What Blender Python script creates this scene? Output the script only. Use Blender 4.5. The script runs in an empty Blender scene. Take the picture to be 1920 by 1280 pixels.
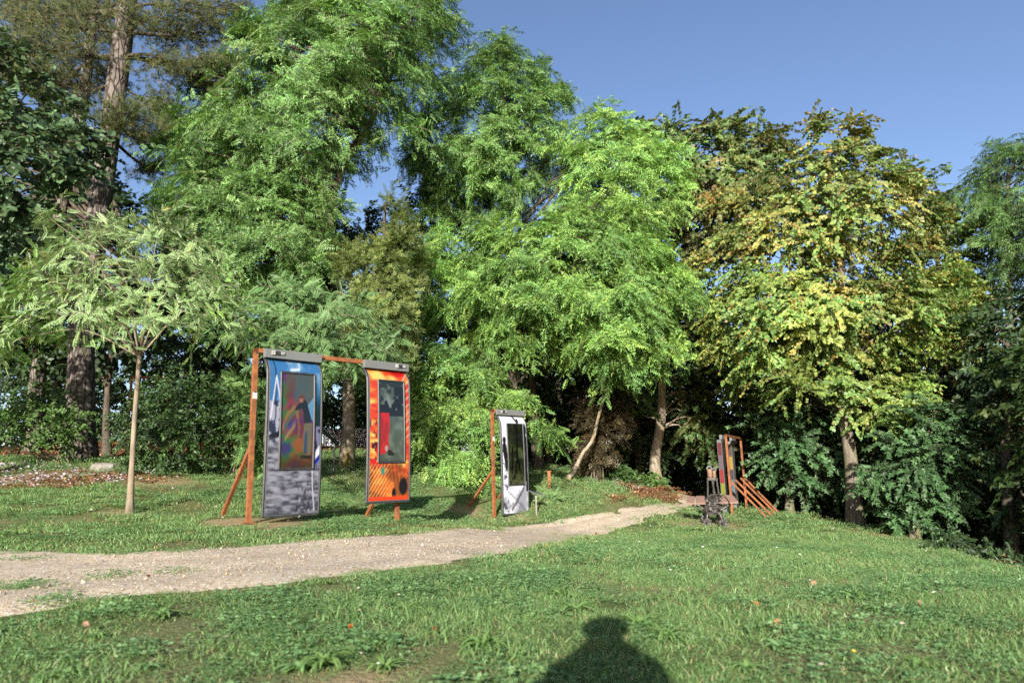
import bpy, math, random
import numpy as np
from mathutils import Matrix, Vector

random.seed(5)
rng = np.random.default_rng(11)
scene = bpy.context.scene
COL = scene.collection
R = math.radians

# ------------------------------------------------------------------ camera
PITCH, ROLL, CAMH, FPX = 11.0, -1.6, 0.75, 1280.0
CAM = np.array([0.0, 0.0, CAMH])
cam_data = bpy.data.cameras.new("camera")
cam = bpy.data.objects.new("camera", cam_data)
COL.objects.link(cam)
M3 = Matrix.Rotation(R(90 + PITCH), 3, 'X') @ Matrix.Rotation(R(ROLL), 3, 'Z')
cam.matrix_world = Matrix.Translation(Vector(CAM)) @ M3.to_4x4()
cam_data.sensor_width = 36.0
cam_data.lens = 24.0
cam_data.clip_start = 0.05
cam_data.clip_end = 2000.0
cam_data.dof.use_dof = True
cam_data.dof.focus_distance = 11.0
cam_data.dof.aperture_fstop = 2.2
scene.camera = cam
M3n = np.array(M3)

# ------------------------------------------------------------------ light
SUN_EL, SUN_AZ = 20.0, 8.5            # light travels towards +Y, turned SUN_AZ to the right
world = bpy.data.worlds.new("World")
scene.world = world
world.use_nodes = True
wn = world.node_tree.nodes
wl = world.node_tree.links
sky = wn.new("ShaderNodeTexSky")
sky.sky_type = 'NISHITA'
sky.sun_disc = False
sky.sun_elevation = R(SUN_EL)
sky.sun_rotation = R(180 + SUN_AZ)
sky.altitude = 100
sky.air_density = 1.0
sky.dust_density = 1.2
sky.ozone_density = 3.5
bg = wn["Background"]
bg.inputs[1].default_value = 0.083
wb = wn.new('ShaderNodeMix'); wb.data_type = 'RGBA'; wb.blend_type = 'MULTIPLY'; wb.inputs[0].default_value = 1.0
wb.inputs[7].default_value = (1.14, 1.02, 1.02, 1)      # white balance of the sky light
wl.new(sky.outputs[0], wb.inputs[6]); wl.new(wb.outputs[2], bg.inputs[0])

sun_data = bpy.data.lights.new("sun", 'SUN')
sun_data.energy = 5.0
sun_data.angle = R(0.55)
sun_data.color = (1.0, 0.95, 0.86)
sun = bpy.data.objects.new("sun", sun_data)
COL.objects.link(sun)
ldir = Vector((math.sin(R(SUN_AZ)) * math.cos(R(SUN_EL)), math.cos(R(SUN_AZ)) * math.cos(R(SUN_EL)), -math.sin(R(SUN_EL))))
sun.rotation_euler = ldir.to_track_quat('-Z', 'Y').to_euler()

scene.view_settings.view_transform = 'Standard'
scene.view_settings.look = 'None'
scene.view_settings.gamma = 1.0
scene.view_settings.use_curve_mapping = False
scene.view_settings.exposure = 1.28
scene.render.engine = 'CYCLES'
scene.cycles.max_bounces = 6
scene.cycles.diffuse_bounces = 3
scene.cycles.glossy_bounces = 2
scene.cycles.transmission_bounces = 2
scene.cycles.use_denoising = False
scene.cycles.sample_clamp_indirect = 4.0

# ------------------------------------------------------------------ helpers: numbers
def unit(a):
    return a / np.maximum(np.linalg.norm(a, axis=-1, keepdims=True), 1e-9)

def ray(px, py):
    return M3n @ np.array([(px - 960.0) / FPX, (640.0 - py) / FPX, -1.0])

def at(px, py, d):
    r = ray(px, py)
    return CAM + r * (d / r[1])

CP = []
def cp(px, py, d):
    CP.append(at(px, py, d))
for x, y, z in [(0, 0, .0), (-4, 0, .03), (4, 0, -.03), (0, 3, 0), (-3, 3, .04), (3, 3, -.05), (-8, 0, .1), (8, 0, -.1), (0, -4, 0)]:
    CP.append(np.array([x, y, z], float))
for a in [(468, 983, 9.5), (243, 962, 10), (748, 977, 11.3), (926, 973, 15.7), (100, 895, 14), (110, 868, 15.5), (0, 880, 15), (330, 884, 14.2),
          (648, 876, 18), (650, 850, 22), (640, 836, 28), (420, 862, 20), (1030, 935, 17), (1100, 905, 20), (1232, 912, 24), (1290, 945, 26), (1000, 880, 22),
          (1345, 988, 16.5), (1373, 967, 20.5), (1605, 988, 20), (1440, 962, 20.5), (1920, 1078, 8), (1760, 1030, 13), (0, 1155, 3.9), (0, 1030, 7.4)]:
    cp(*a)
CP = np.array(CP)
def _phi(r2):
    return 0.5 * r2 * np.log(r2 + 1e-9)
_n = len(CP)
_A = np.zeros((_n + 3, _n + 3))
_d2 = ((CP[:, None, :2] - CP[None, :, :2]) ** 2).sum(-1)
_A[:_n, :_n] = _phi(_d2) + np.eye(_n) * .6
_A[:_n, _n] = 1; _A[:_n, _n + 1:] = CP[:, :2]
_A[_n, :_n] = 1; _A[_n + 1:, :_n] = CP[:, :2].T
_w = np.linalg.solve(_A, np.concatenate([CP[:, 2], np.zeros(3)]))

def crest(y):
    return np.interp(y, [-5, 0, 8, 13, 20, 26, 34], [4.9, 4.9, 5.5, 7.6, 10.3, 12.4, 15.0])

def ground_z(x, y):
    x = np.atleast_1d(np.asarray(x, float)); y = np.atleast_1d(np.asarray(y, float))
    sh = x.shape
    xf, yf = x.ravel(), y.ravel()
    xc = np.clip(xf, -15, 13); yc = np.clip(yf, -4, 29)
    out = np.empty(len(xf))
    for i in range(0, len(xf), 20000):
        s = slice(i, i + 20000)
        r2 = (xc[s, None] - CP[None, :, 0]) ** 2 + (yc[s, None] - CP[None, :, 1]) ** 2
        out[s] = _phi(r2) @ _w[:_n] + _w[_n] + xc[s] * _w[_n + 1] + yc[s] * _w[_n + 2]
    e = np.clip(xf - crest(yf), 0, 14)
    out -= 0.48 * (np.sqrt(e * e + .2) - math.sqrt(.2))
    out += .015 * np.sin(xf * 1.9 + 1.3 * np.sin(yf * .8)) * np.cos(yf * 1.5 + xf * .6)
    return out.reshape(sh)

def gz(x, y):
    return float(ground_z(x, y)[0])

def ground_hit(px, py, far=45):
    r = ray(px, py)
    ys = np.arange(1.2, far, .05)
    P = CAM[None] + r[None] * (ys / r[1])[:, None]
    g = ground_z(P[:, 0], P[:, 1])
    k = np.nonzero(P[:, 2] < g)[0]
    return P[k[0]] if len(k) else P[-1]

def vnoise(x, y, seed=0):
    xi = np.floor(x).astype(int); yi = np.floor(y).astype(int)
    fx = x - xi; fy = y - yi
    fx = fx * fx * (3 - 2 * fx); fy = fy * fy * (3 - 2 * fy)
    def h(i, j):
        v = np.sin(i * 127.1 + j * 311.7 + seed * 74.7) * 43758.5453
        return v - np.floor(v)
    return (h(xi, yi) * (1 - fx) + h(xi + 1, yi) * fx) * (1 - fy) + (h(xi, yi + 1) * (1 - fx) + h(xi + 1, yi + 1) * fx) * fy

def fbm(x, y, seed=0, o=4):
    s = 0; a = .5
    for k in range(o):
        s = s + a * vnoise(x * 2 ** k, y * 2 ** k, seed + k * 13); a *= .5
    return s / (1 - .5 ** o)

def in_poly(x, y, poly):
    ins = np.zeros(np.shape(x), bool)
    n = len(poly)
    for i in range(n):
        x0, y0 = poly[i]; x1, y1 = poly[(i + 1) % n]
        c = ((y0 > y) != (y1 > y)) & (x < (x1 - x0) * (y - y0) / ((y1 - y0) + 1e-12) + x0)
        ins ^= c
    return ins

def poly_dist(x, y, poly, closed=True):
    d = np.full(np.shape(x), 1e9)
    n = len(poly)
    for i in range(n if closed else n - 1):
        a = np.array(poly[i], float); b = np.array(poly[(i + 1) % n], float)
        ab = b - a
        t = np.clip(((x - a[0]) * ab[0] + (y - a[1]) * ab[1]) / (ab @ ab + 1e-9), 0, 1)
        d = np.minimum(d, np.hypot(x - a[0] - t * ab[0], y - a[1] - t * ab[1]))
    return d

# ------------------------------------------------------------------ helpers: geometry
class Geo:
    def __init__(s):
        s.V = []; s.F = []; s.C = []; s.n = 0
    def add(s, V, F, col=None):
        V = np.asarray(V, float)
        s.V.append(V)
        if not isinstance(F, (list, tuple)) or (len(F) and not isinstance(F[0], np.ndarray)):
            F = [np.asarray(F, int)]
        for f in F:
            s.F.append(np.asarray(f, int) + s.n)
        c = np.ones((len(V), 3)) if col is None else np.broadcast_to(np.asarray(col, float), (len(V), 3))
        s.C.append(c)
        s.n += len(V)
        return s
    def mesh(s, name, mat, origin=(0, 0, 0), smooth=False, colour=True):
        V = np.concatenate(s.V) - np.asarray(origin)[None]
        me = bpy.data.meshes.new(name)
        flat = np.concatenate([f.ravel() for f in s.F])
        cnt = np.concatenate([np.full(len(f), f.shape[1]) for f in s.F])
        me.vertices.add(len(V)); me.vertices.foreach_set("co", V.astype(np.float32).ravel())
        me.loops.add(len(flat)); me.loops.foreach_set("vertex_index", flat.astype(np.int32))
        me.polygons.add(len(cnt))
        st = np.concatenate([[0], np.cumsum(cnt)[:-1]])
        me.polygons.foreach_set("loop_start", st.astype(np.int32))
        me.polygons.foreach_set("use_smooth", np.full(len(cnt), bool(smooth)))
        if colour:
            a = me.attributes.new("Col", 'FLOAT_COLOR', 'POINT')
            C = np.concatenate(s.C)
            a.data.foreach_set("color", np.concatenate([C, np.ones((len(C), 1))], 1).astype(np.float32).ravel())
        me.update(calc_edges=True); me.validate()
        me.materials.append(mat)
        return me

def tag(o, label=None, cat=None, group=None, kind=None):
    if label: o["label"] = label
    if cat: o["category"] = cat
    if group: o["group"] = group
    if kind: o["kind"] = kind
    return o

def thing(name, loc, label, cat, group=None):
    o = bpy.data.objects.new(name, None)
    o.empty_display_size = .2
    o.location = loc
    COL.objects.link(o)
    return tag(o, label, cat, group)

def part(name, geo, mat, root=None, smooth=False, label=None):
    org = np.zeros(3)
    p = root
    while p is not None:
        org = org + np.array(p.location); p = p.parent
    me = geo.mesh(name, mat, org, smooth)
    o = bpy.data.objects.new(name, me)
    if root is not None: o.parent = root
    if label: o["label"] = label
    COL.objects.link(o)
    return o

def stuff_part(name, geo, mat, root):
    o = part(name, geo, mat, root, True); o["kind"] = "stuff"; return o

def solo(name, geo, mat, label, cat, group=None, kind=None, loc=None, smooth=False):
    org = np.zeros(3) if loc is None else np.asarray(loc, float)
    o = bpy.data.objects.new(name, geo.mesh(name, mat, org, smooth))
    o.location = org
    COL.objects.link(o)
    return tag(o, label, cat, group, kind)

def tube(P, r, n=8, cap=True, wob=0, seed=0):
    P = np.asarray(P, float); m = len(P)
    r = np.broadcast_to(np.asarray(r, float), (m,))
    T = unit(np.gradient(P, axis=0))
    ref = np.array([0, 0, 1.0]) if abs(T[0, 2]) < .9 else np.array([1.0, 0, 0])
    U = np.zeros((m, 3)); u = ref
    for i in range(m):
        u = u - T[i] * (u @ T[i]); u = u / (np.linalg.norm(u) + 1e-9); U[i] = u
    W = np.cross(T, U)
    a = np.arange(n) * 2 * math.pi / n
    rr = np.repeat(r[:, None], n, 1)
    if wob:
        k = np.arange(m)[:, None]
        rr = rr * (1 + wob * (fbm(a[None] * 1.3 + seed, k * .45 + seed * 3.1, seed, 3) - .5) * 2)
    V = P[:, None] + rr[..., None] * (np.cos(a)[None, :, None] * U[:, None] + np.sin(a)[None, :, None] * W[:, None])
    V = V.reshape(-1, 3)
    i = np.arange(m - 1)[:, None] * n; j = np.arange(n)[None]; j2 = (j + 1) % n
    Q = np.stack([i + j, i + j2, i + n + j2, i + n + j], -1).reshape(-1, 4)
    F = [Q]
    if cap:
        F += [np.arange(n)[::-1][None], (np.arange(n) + (m - 1) * n)[None]]
    return V, F

_BF = np.array([[0, 3, 2, 1], [4, 5, 6, 7], [0, 1, 5, 4], [1, 2, 6, 5], [2, 3, 7, 6], [3, 0, 4, 7]])
def obox(c, ax, ay, az, hx, hy, hz):
    c, ax, ay, az = [np.asarray(v, float) for v in (c, ax, ay, az)]
    V = []
    for z in (-1, 1):
        for x, y in ((-1, -1), (1, -1), (1, 1), (-1, 1)):
            V.append(c + ax * hx * x + ay * hy * y + az * hz * z)
    return np.array(V), [_BF]

def bar(a, b, w, h=None, up=(0, 0, 1)):
    a = np.asarray(a, float); b = np.asarray(b, float); h = h or w
    t = b - a; L = np.linalg.norm(t); t = t / L
    s = np.cross(np.asarray(up, float), t)
    if np.linalg.norm(s) < 1e-3: s = np.cross([1.0, 0, 0], t)
    s = s / np.linalg.norm(s); n = np.cross(t, s)
    return obox((a + b) / 2, t, s, n, L / 2, w / 2, h / 2)

def spline(P, m=24):
    P = np.asarray(P, float); n = len(P)
    t = np.linspace(0, n - 1, m)
    Q = np.vstack([2 * P[0] - P[1], P, 2 * P[-1] - P[-2]])
    i = np.clip(t.astype(int), 0, n - 2); f = (t - i)[:, None]
    p0, p1, p2, p3 = Q[i], Q[i + 1], Q[i + 2], Q[i + 3]
    return .5 * (2 * p1 + (p2 - p0) * f + (2 * p0 - 5 * p1 + 4 * p2 - p3) * f ** 2 + (3 * p1 - p0 - 3 * p2 + p3) * f ** 3)

def stamp(T, P, D, N, S):
    """copies of the template T=(verts, faces): x along D, z along N, scale S"""
    TV, TF = T
    D = unit(D); N = unit(N - D * (N * D).sum(-1, keepdims=True)); S_ = np.cross(N, D)
    S = np.asarray(S, float)
    if S.ndim == 1: S = np.repeat(S[:, None], 3, 1)
    k = len(TV); n = len(P)
    L = TV[None] * S[:, None]
    V = P[:, None] + L[..., 0:1] * D[:, None] + L[..., 1:2] * S_[:, None] + L[..., 2:3] * N[:, None]
    off = (np.arange(n) * k)[:, None, None]
    F = [(f[None] + off).reshape(-1, f.shape[1]) for f in TF]
    return V.reshape(-1, 3), F, k

# leaf templates -----------------------------------------------------
def t_frond(pairs=6, w=.07, l=.23):
    V = []; Q = []
    def leaflet(b, d, ln, wd):
        d = unit(np.array(d, float)); s = np.array([-d[1], d[0], 0]) / max(1e-6, math.hypot(d[0], d[1]))
        b = np.array(b, float); i = len(V)
        V.extend([b, b + d * ln * .5 + s * wd, b + d * ln + np.array([0, 0, -.03]), b + d * ln * .5 - s * wd])
        Q.append([i, i + 1, i + 2, i + 3])
    for j in range(pairs):
        t = .16 + .78 * j / pairs
        z = -.22 * t * t
        ln = l * (1.05 - .4 * abs(t - .45))
        for s in (-1, 1):
            leaflet((t, 0, z), (.45, s, -.22), ln, w * .9)
    leaflet((.92, 0, -.2), (1, .02, -.4), l, w)
    i = len(V)
    V.extend([np.array(v) for v in [(0, -.006, 0), (.5, -.005, -.055), (1, 0, -.22), (.5, .005, -.055), (0, .006, 0)]])
    return np.array(V), [np.array(Q), np.array([[i, i + 1, i + 3, i + 4]]), np.array([[i + 1, i + 2, i + 3]])]

def t_frond_tri(pairs=5, w=.16, l=.25, seed=2):
    g = np.random.default_rng(seed); V = []; T = []
    for j in range(pairs):
        t = .16 + .76 * j / pairs; z = -.24 * t * t; ln = l * (1.08 - .45 * abs(t - .45))
        for sd in (-1, 1):
            d = unit(np.array([.32 + g.normal() * .1, sd, -.30 + g.normal() * .16])); q = unit(np.array([-d[1], d[0], g.normal() * .35])) * sd
            b = np.array([t, 0, z]); i = len(V)
            V.extend([b, b + d * ln * .5 - q * w * .6, b + d * ln + q * w * .34]); T.append([i, i + 1, i + 2] if sd > 0 else [i, i + 2, i + 1])
    i = len(V); V.extend([np.array([.86, .05, -.18]), np.array([.86, -.05, -.18]), np.array([1.14, 0, -.34])]); T.append([i, i + 1, i + 2])
    return np.array(V), [np.array(T)]

def t_small():
    return np.array([(0, 0, 0), (.55, .42, -.05), (1, 0, -.1), (.45, -.42, -.05)], float), [np.array([[0, 3, 2, 1]])]

def t_maple_far():
    V = [(0, 0, 0), (.2, .58, -.1), (.5, .22, .03), (.85, .42, -.1), (1, 0, -.08), (.2, -.58, -.1), (.5, -.22, .03), (.85, -.42, -.1)]
    return np.array(V, float), [np.array([[0, 2, 1], [0, 5, 6]]), np.array([[0, 6, 4, 2]])]

def t_maple():
    # five pointed lobes folded along the midrib
    V = [(0, 0, 0), (.42, 0, .02), (1, 0, -.12), (.62, .2, .0), (.78, .5, -.1), (.42, .36, 0), (.25, .62, -.12), (.08, .3, -.02),
         (.62, -.2, .0), (.78, -.5, -.1), (.42, -.36, 0), (.25, -.62, -.12), (.08, -.3, -.02)]
    Q = [[1, 2, 3], [1, 8, 2]]
    q = [[1, 3, 4, 5], [1, 5, 6, 7], [1, 10, 9, 8], [1, 12, 11, 10]]
    tr = Q + [[0, 1, 7], [0, 12, 1]]
    return np.array(V, float), [np.array(tr), np.array(q)]

def t_oval(w=.3, fold=.12):
    V = [(0, 0, 0), (.3, w * .9, fold), (.7, w * .8, fold * .8), (1, 0, -.1), (.7, -w * .8, fold * .8), (.3, -w * .9, fold), (.5, 0, 0)]
    return np.array(V, float), [np.array([[0, 6, 2, 1], [6, 3, 2, 2], [0, 5, 4, 6]])[:1], np.array([[6, 3, 2], [6, 4, 3]]), np.array([[0, 5, 4, 6]])]

def t_lance(w=.14):
    V = [(0, 0, 0), (.45, w, .05), (1, 0, -.08), (.45, -w, .05), ]
    return np.array(V, float), [np.array([[0, 3, 2, 1]])]

def t_needles(n=17, seed=3):
    g = np.random.default_rng(seed); V = []; T = []
    for k in range(n):
        a = g.uniform(0, 6.283); el = g.uniform(.15, 1.2)
        d = np.array([math.cos(el), math.sin(el) * math.cos(a), math.sin(el) * math.sin(a)])
        s = unit(np.cross(d, g.normal(size=3))) * .022
        b = np.array([g.uniform(-.3, .1), 0, 0]); i = len(V)
        V += [b - s, b + s, b + d]
        T.append([i, i + 1, i + 2])
    return np.array(V), [np.array(T)]

def t_sprig(n=6, seed=1, w=.2, l=.5):
    g = np.random.default_rng(seed); V = []; T = []
    for k in range(n):
        t = k / n * .9; sd = 1 if k % 2 else -1
        d = unit(np.array([.6, sd * g.uniform(.5, 1), g.uniform(-.3, .5)])); q = unit(np.cross(d, [0, 0, 1])) * w
        b = np.array([t, 0, 0]); i = len(V)
        V += [b - q * .3, b + d * l * .45 + q * .7, b + d * l]; T.append([i, i + 1, i + 2])
    return np.array(V), [np.array(T)]

T_FROND, T_FROND_FINE, T_FROND_FAR = t_frond_tri(6, .14, .24), t_frond(8, .050, .20), t_frond_tri(5, .16, .27)
T_MAPLE_FAR, T_SMALL = t_maple_far(), t_small()
T_MAPLE, T_OVAL, T_LANCE, T_ROUND = t_maple(), t_oval(.3), t_lance(), t_oval(.46, .1)
T_NEEDLE, T_SPRIG = t_needles(), t_sprig()

# ------------------------------------------------------------------ materials
def new_mat(name):
    m = bpy.data.materials.new(name); m.use_nodes = True
    nt = m.node_tree
    return m, nt.nodes, nt.links, nt.nodes["Principled BSDF"]

def m_leaf(name, trans=.25, rough=.5, spec=.35, pale=None):
    m, N, L, p = new_mat(name)
    a = N.new("ShaderNodeAttribute"); a.attribute_name = "Col"
    c = a.outputs["Color"]
    if pale:
        g = N.new("ShaderNodeNewGeometry"); mx = N.new("ShaderNodeMix"); mx.data_type = 'RGBA'
        L.new(g.outputs["Backfacing"], mx.inputs[0]); L.new(c, mx.inputs[6]); mx.inputs[7].default_value = (*pale, 1)
        c = mx.outputs[2]
    L.new(c, p.inputs["Base Color"])
    p.inputs["Roughness"].default_value = rough
    p.inputs["Specular IOR Level"].default_value = spec
    t = N.new("ShaderNodeBsdfTranslucent"); h = N.new("ShaderNodeMix"); h.data_type = 'RGBA'; h.blend_type = 'MULTIPLY'
    h.inputs[0].default_value = 1; h.inputs[7].default_value = (1.5, 1.5, .7, 1)
    L.new(c, h.inputs[6]); L.new(h.outputs[2], t.inputs[0])
    s = N.new("ShaderNodeMixShader"); s.inputs[0].default_value = trans
    L.new(p.outputs[0], s.inputs[1]); L.new(t.outputs[0], s.inputs[2])
    L.new(s.outputs[0], N["Material Output"].inputs[0])
    return m

def m_noise(name, c1, c2, scale=8, rough=.8, bump=.0, metal=0, spec=.3, stretch=(1, 1, 1), c3=None, scale2=1.5, bdist=.02):
    m, N, L, p = new_mat(name)
    tc = N.new("ShaderNodeTexCoord"); mp = N.new("ShaderNodeMapping"); mp.inputs["Scale"].default_value = stretch
    L.new(tc.outputs["Object"], mp.inputs[0])
    n = N.new("ShaderNodeTexNoise"); n.inputs["Scale"].default_value = scale; n.inputs["Detail"].default_value = 6
    L.new(mp.outputs[0], n.inputs[0])
    r = N.new("ShaderNodeValToRGB"); r.color_ramp.elements[0].color = (*c1, 1); r.color_ramp.elements[1].color = (*c2, 1)
    r.color_ramp.elements[0].position = .32; r.color_ramp.elements[1].position = .68
    L.new(n.outputs[0], r.inputs[0])
    out = r.outputs[0]
    if c3:
        n2 = N.new("ShaderNodeTexNoise"); n2.inputs["Scale"].default_value = scale2; n2.inputs["Detail"].default_value = 4
        L.new(mp.outputs[0], n2.inputs[0])
        r2 = N.new("ShaderNodeValToRGB"); r2.color_ramp.elements[0].position = .5; r2.color_ramp.elements[1].position = .66
        L.new(n2.outputs[0], r2.inputs[0])
        mx = N.new("ShaderNodeMix"); mx.data_type = 'RGBA'
        L.new(r2.outputs[0], mx.inputs[0]); L.new(out, mx.inputs[6]); mx.inputs[7].default_value = (*c3, 1)
        out = mx.outputs[2]
    L.new(out, p.inputs["Base Color"])
    p.inputs["Roughness"].default_value = rough; p.inputs["Metallic"].default_value = metal
    p.inputs["Specular IOR Level"].default_value = spec
    if bump:
        b = N.new("ShaderNodeBump"); b.inputs["Strength"].default_value = bump; b.inputs["Distance"].default_value = bdist
        L.new(n.outputs[0], b.inputs["Height"]); L.new(b.outputs[0], p.inputs["Normal"])
    return m

def m_plates(name, c1, c2, crack, scale=9, stretch=(1, 1, .35)):
    m, N, L, p = new_mat(name)
    tc = N.new("ShaderNodeTexCoord"); mp = N.new("ShaderNodeMapping"); mp.inputs["Scale"].default_value = stretch
    L.new(tc.outputs["Object"], mp.inputs[0])
    nz = N.new("ShaderNodeTexNoise"); nz.inputs["Scale"].default_value = 6; nz.inputs["Detail"].default_value = 5
    L.new(mp.outputs[0], nz.inputs[0])
    ad = N.new("ShaderNodeMix"); ad.data_type = 'RGBA'; ad.inputs[0].default_value = .12
    L.new(mp.outputs[0], ad.inputs[6]); L.new(nz.outputs[1], ad.inputs[7])
    v = N.new("ShaderNodeTexVoronoi"); v.feature = 'DISTANCE_TO_EDGE'; v.inputs["Scale"].default_value = scale
    L.new(ad.outputs[2], v.inputs[0])
    r = N.new("ShaderNodeValToRGB"); r.color_ramp.elements[0].position = .02; r.color_ramp.elements[1].position = .16
    L.new(v.outputs[0], r.inputs[0])
    r1 = N.new("ShaderNodeValToRGB"); r1.color_ramp.elements[0].color = (*c1, 1); r1.color_ramp.elements[1].color = (*c2, 1)
    r1.color_ramp.elements[0].position = .3; r1.color_ramp.elements[1].position = .7
    L.new(nz.outputs[0], r1.inputs[0])
    mx = N.new("ShaderNodeMix"); mx.data_type = 'RGBA'
    L.new(r.outputs[0], mx.inputs[0]); mx.inputs[6].default_value = (*crack, 1); L.new(r1.outputs[0], mx.inputs[7])
    L.new(mx.outputs[2], p.inputs["Base Color"])
    p.inputs["Roughness"].default_value = .9; p.inputs["Specular IOR Level"].default_value = .15
    b = N.new("ShaderNodeBump"); b.inputs["Strength"].default_value = .9; b.inputs["Distance"].default_value = .03
    L.new(r.outputs[0], b.inputs["Height"]); L.new(b.outputs[0], p.inputs["Normal"])
    return m

def m_print(name, rough=.3, spec=.5, coat=0.0):
    m, N, L, p = new_mat(name)
    a = N.new("ShaderNodeAttribute"); a.attribute_name = "Col"
    n = N.new("ShaderNodeTexNoise"); n.inputs["Scale"].default_value = 60; n.inputs["Detail"].default_value = 3
    mx = N.new("ShaderNodeMix"); mx.data_type = 'RGBA'; mx.blend_type = 'OVERLAY'; mx.inputs[0].default_value = .12
    L.new(a.outputs["Color"], mx.inputs[6]); L.new(n.outputs[0], mx.inputs[7])
    L.new(mx.outputs[2], p.inputs["Base Color"])
    p.inputs["Roughness"].default_value = rough; p.inputs["Specular IOR Level"].default_value = spec
    p.inputs["Coat Weight"].default_value = coat
    return m

ML = m_leaf("leaf_matter", .26, .5, .35)
ML_PALE = m_leaf("leaf_pale_underside", .22, .55, .3, (.13, .22, .08))
ML_GLOSS = m_leaf("leaf_glossy", .14, .48, .35, (.09, .13, .065))
ML_NEEDLE = m_leaf("pine_needles", .1, .55, .3)
MGRASS = m_leaf("grass_blades", .38, .5, .35)
MLITTER = m_leaf("dry_leaves", .15, .7, .2)
MFLOWER = m_leaf("petals", .3, .6, .2)
MB_GREY = m_noise("bark_grey", (.075, .062, .045), (.20, .165, .125), 7, .9, .8, stretch=(2.2, 2.2, .6), c3=(.10, .10, .04), scale2=2.0)
MB_DARK = m_noise("bark_dark", (.035, .028, .02), (.10, .08, .055), 9, .9, .8, stretch=(2.2, 2.2, .5))
MB_MOSS = m_noise("bark_mossy", (.13, .105, .075), (.30, .25, .19), 7, .9, .7, stretch=(1.8, 1.8, .6), c3=(.16, .125, .03), scale2=1.1)
MB_LICHEN = m_noise("bark_lichen", (.11, .09, .055), (.25, .21, .125), 8, .9, .7, stretch=(2, 2, .6), c3=(.22, .19, .08), scale2=2)
MB_YOUNG = m_noise("bark_young", (.15, .115, .075), (.26, .21, .145), 10, .8, .5, stretch=(2, 2, .5), c3=(.11, .09, .06), scale2=5)
MB_PINE = m_plates("bark_pine", (.11, .092, .078), (.19, .165, .145), (.05, .038, .03), 9, (1, 1, .28))
M_RUST = m_noise("rusted_steel", (.15, .05, .018), (.26, .095, .032), 14, .75, .15, spec=.3, c3=(.10, .042, .022), scale2=3)
M_BRONZE = m_noise("dark_bronze", (.045, .04, .036), (.11, .10, .09), 20, .5, .4, metal=.6, spec=.5)
M_GREYMET = m_noise("grey_metal", (.08, .085, .085), (.14, .145, .14), 5, .5, .05, metal=.3, spec=.4)
M_RUBBER = m_noise("black_rubber", (.015, .015, .016), (.035, .035, .036), 20, .5, 0, spec=.4)
M_LITE = m_noise("pale_plastic", (.22, .22, .2), (.32, .31, .28), 18, .5)
M_PLANK = m_noise("weathered_plank", (.15, .085, .062), (.25, .16, .125), 12, .75, .3, stretch=(1, 6, 1))
M_PAD = m_noise("brown_leather", (.13, .075, .045), (.22, .14, .085), 12, .6, .3)
M_PRINT = m_print("printed_film", .32)
M_WINDOW = m_print("window_print_and_reflection", .12, .5, .4)
M_SLATE = m_noise("navy_board", (.012, .014, .022), (.03, .034, .05), 6, .6)
M_WHITE = m_noise("white_paint", (.32, .32, .32), (.45, .45, .44), 10, .6)
M_STONE = m_noise("limestone_chip", (.14, .12, .10), (.24, .22, .19), 6, .85, .2)

# ------------------------------------------------------------------ ground and path
far_px = [(-250, 1022), (-120, 1028), (0, 1032), (150, 1037), (330, 1034), (480, 1023), (640, 1011), (800, 996), (960, 984), (1100, 966), (1200, 953), (1262, 943)]
near_px = [(-250, 1190), (-120, 1172), (0, 1154), (190, 1130), (330, 1108), (480, 1098), (640, 1084), (700, 1076), (820, 1058), (950, 1040), (1110, 1004), (1210, 975), (1318, 948)]
E_far = np.array([ground_hit(*p)[:2] for p in far_px]); E_near = np.array([ground_hit(*p)[:2] for p in near_px])
def extend(E, end):
    first = E[0] + (E[0] - E[1]) / np.linalg.norm(E[0] - E[1]) * 14
    return np.vstack([[first], E, end])
E_far = extend(E_far, [(7.2, 30), (9.5, 38)]); E_near = extend(E_near, [(9.0, 29.5), (11.5, 37)])
def resample(E, n):
    s = np.concatenate([[0], np.cumsum(np.linalg.norm(np.diff(E, axis=0), axis=1))]); u = np.linspace(0, s[-1], n)
    return np.stack([np.interp(u, s, E[:, 0]), np.interp(u, s, E[:, 1])], 1)
NP = 260
A_ = resample(E_far, NP); B_ = resample(E_near, NP)
PATH_POLY = [tuple(p) for p in A_[::4]] + [tuple(p) for p in B_[::-1][::4]]
PATH_MID = (A_ + B_) / 2

def path_depth(x, y):
    """metres inside the path (positive) or outside (negative), with a ragged edge"""
    d = poly_dist(x, y, PATH_POLY)
    d = np.where(in_poly(x, y, PATH_POLY), d, -d)
    return d + (fbm(x * 1.7, y * 1.7, 4, 4) - .5) * .4

def axis(n, c, lo, hi, k):
    u = np.linspace(-1, 1, n)
    a = np.sinh(k * u) / math.sinh(k)
    return np.where(a < 0, c + a * (c - lo), c + a * (hi - c))
gx = axis(205, 0, -160, 160, 4.6); gy = axis(205, 10, -60, 320, 5.0)
X, Y = np.meshgrid(gx, gy)
Z = ground_z(X, Y)
BARE = []      # worn or dry patches: px, py, radius m, strength
for px, py, rad in [(448, 978, .75), (520, 984, .6), (560, 975, .5), (700, 972, .55), (760, 972, .4), (905, 968, .55), (965, 972, .4), (243, 962, .42), (1345, 985, .9), (1300, 985, .7), (1410, 985, .5),
                    (1660, 1003, 1.0), (1700, 1012, .7), (1270, 1105, .35), (1340, 1100, .3), (1560, 1090, .2), (40, 900, 1.2), (120, 905, 1.3), (200, 900, 1.0), (300, 905, .9), (880, 960, .6), (690, 1270, .3)]:
    q = ground_hit(px, py); BARE.append((q[0], q[1], rad))
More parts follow.
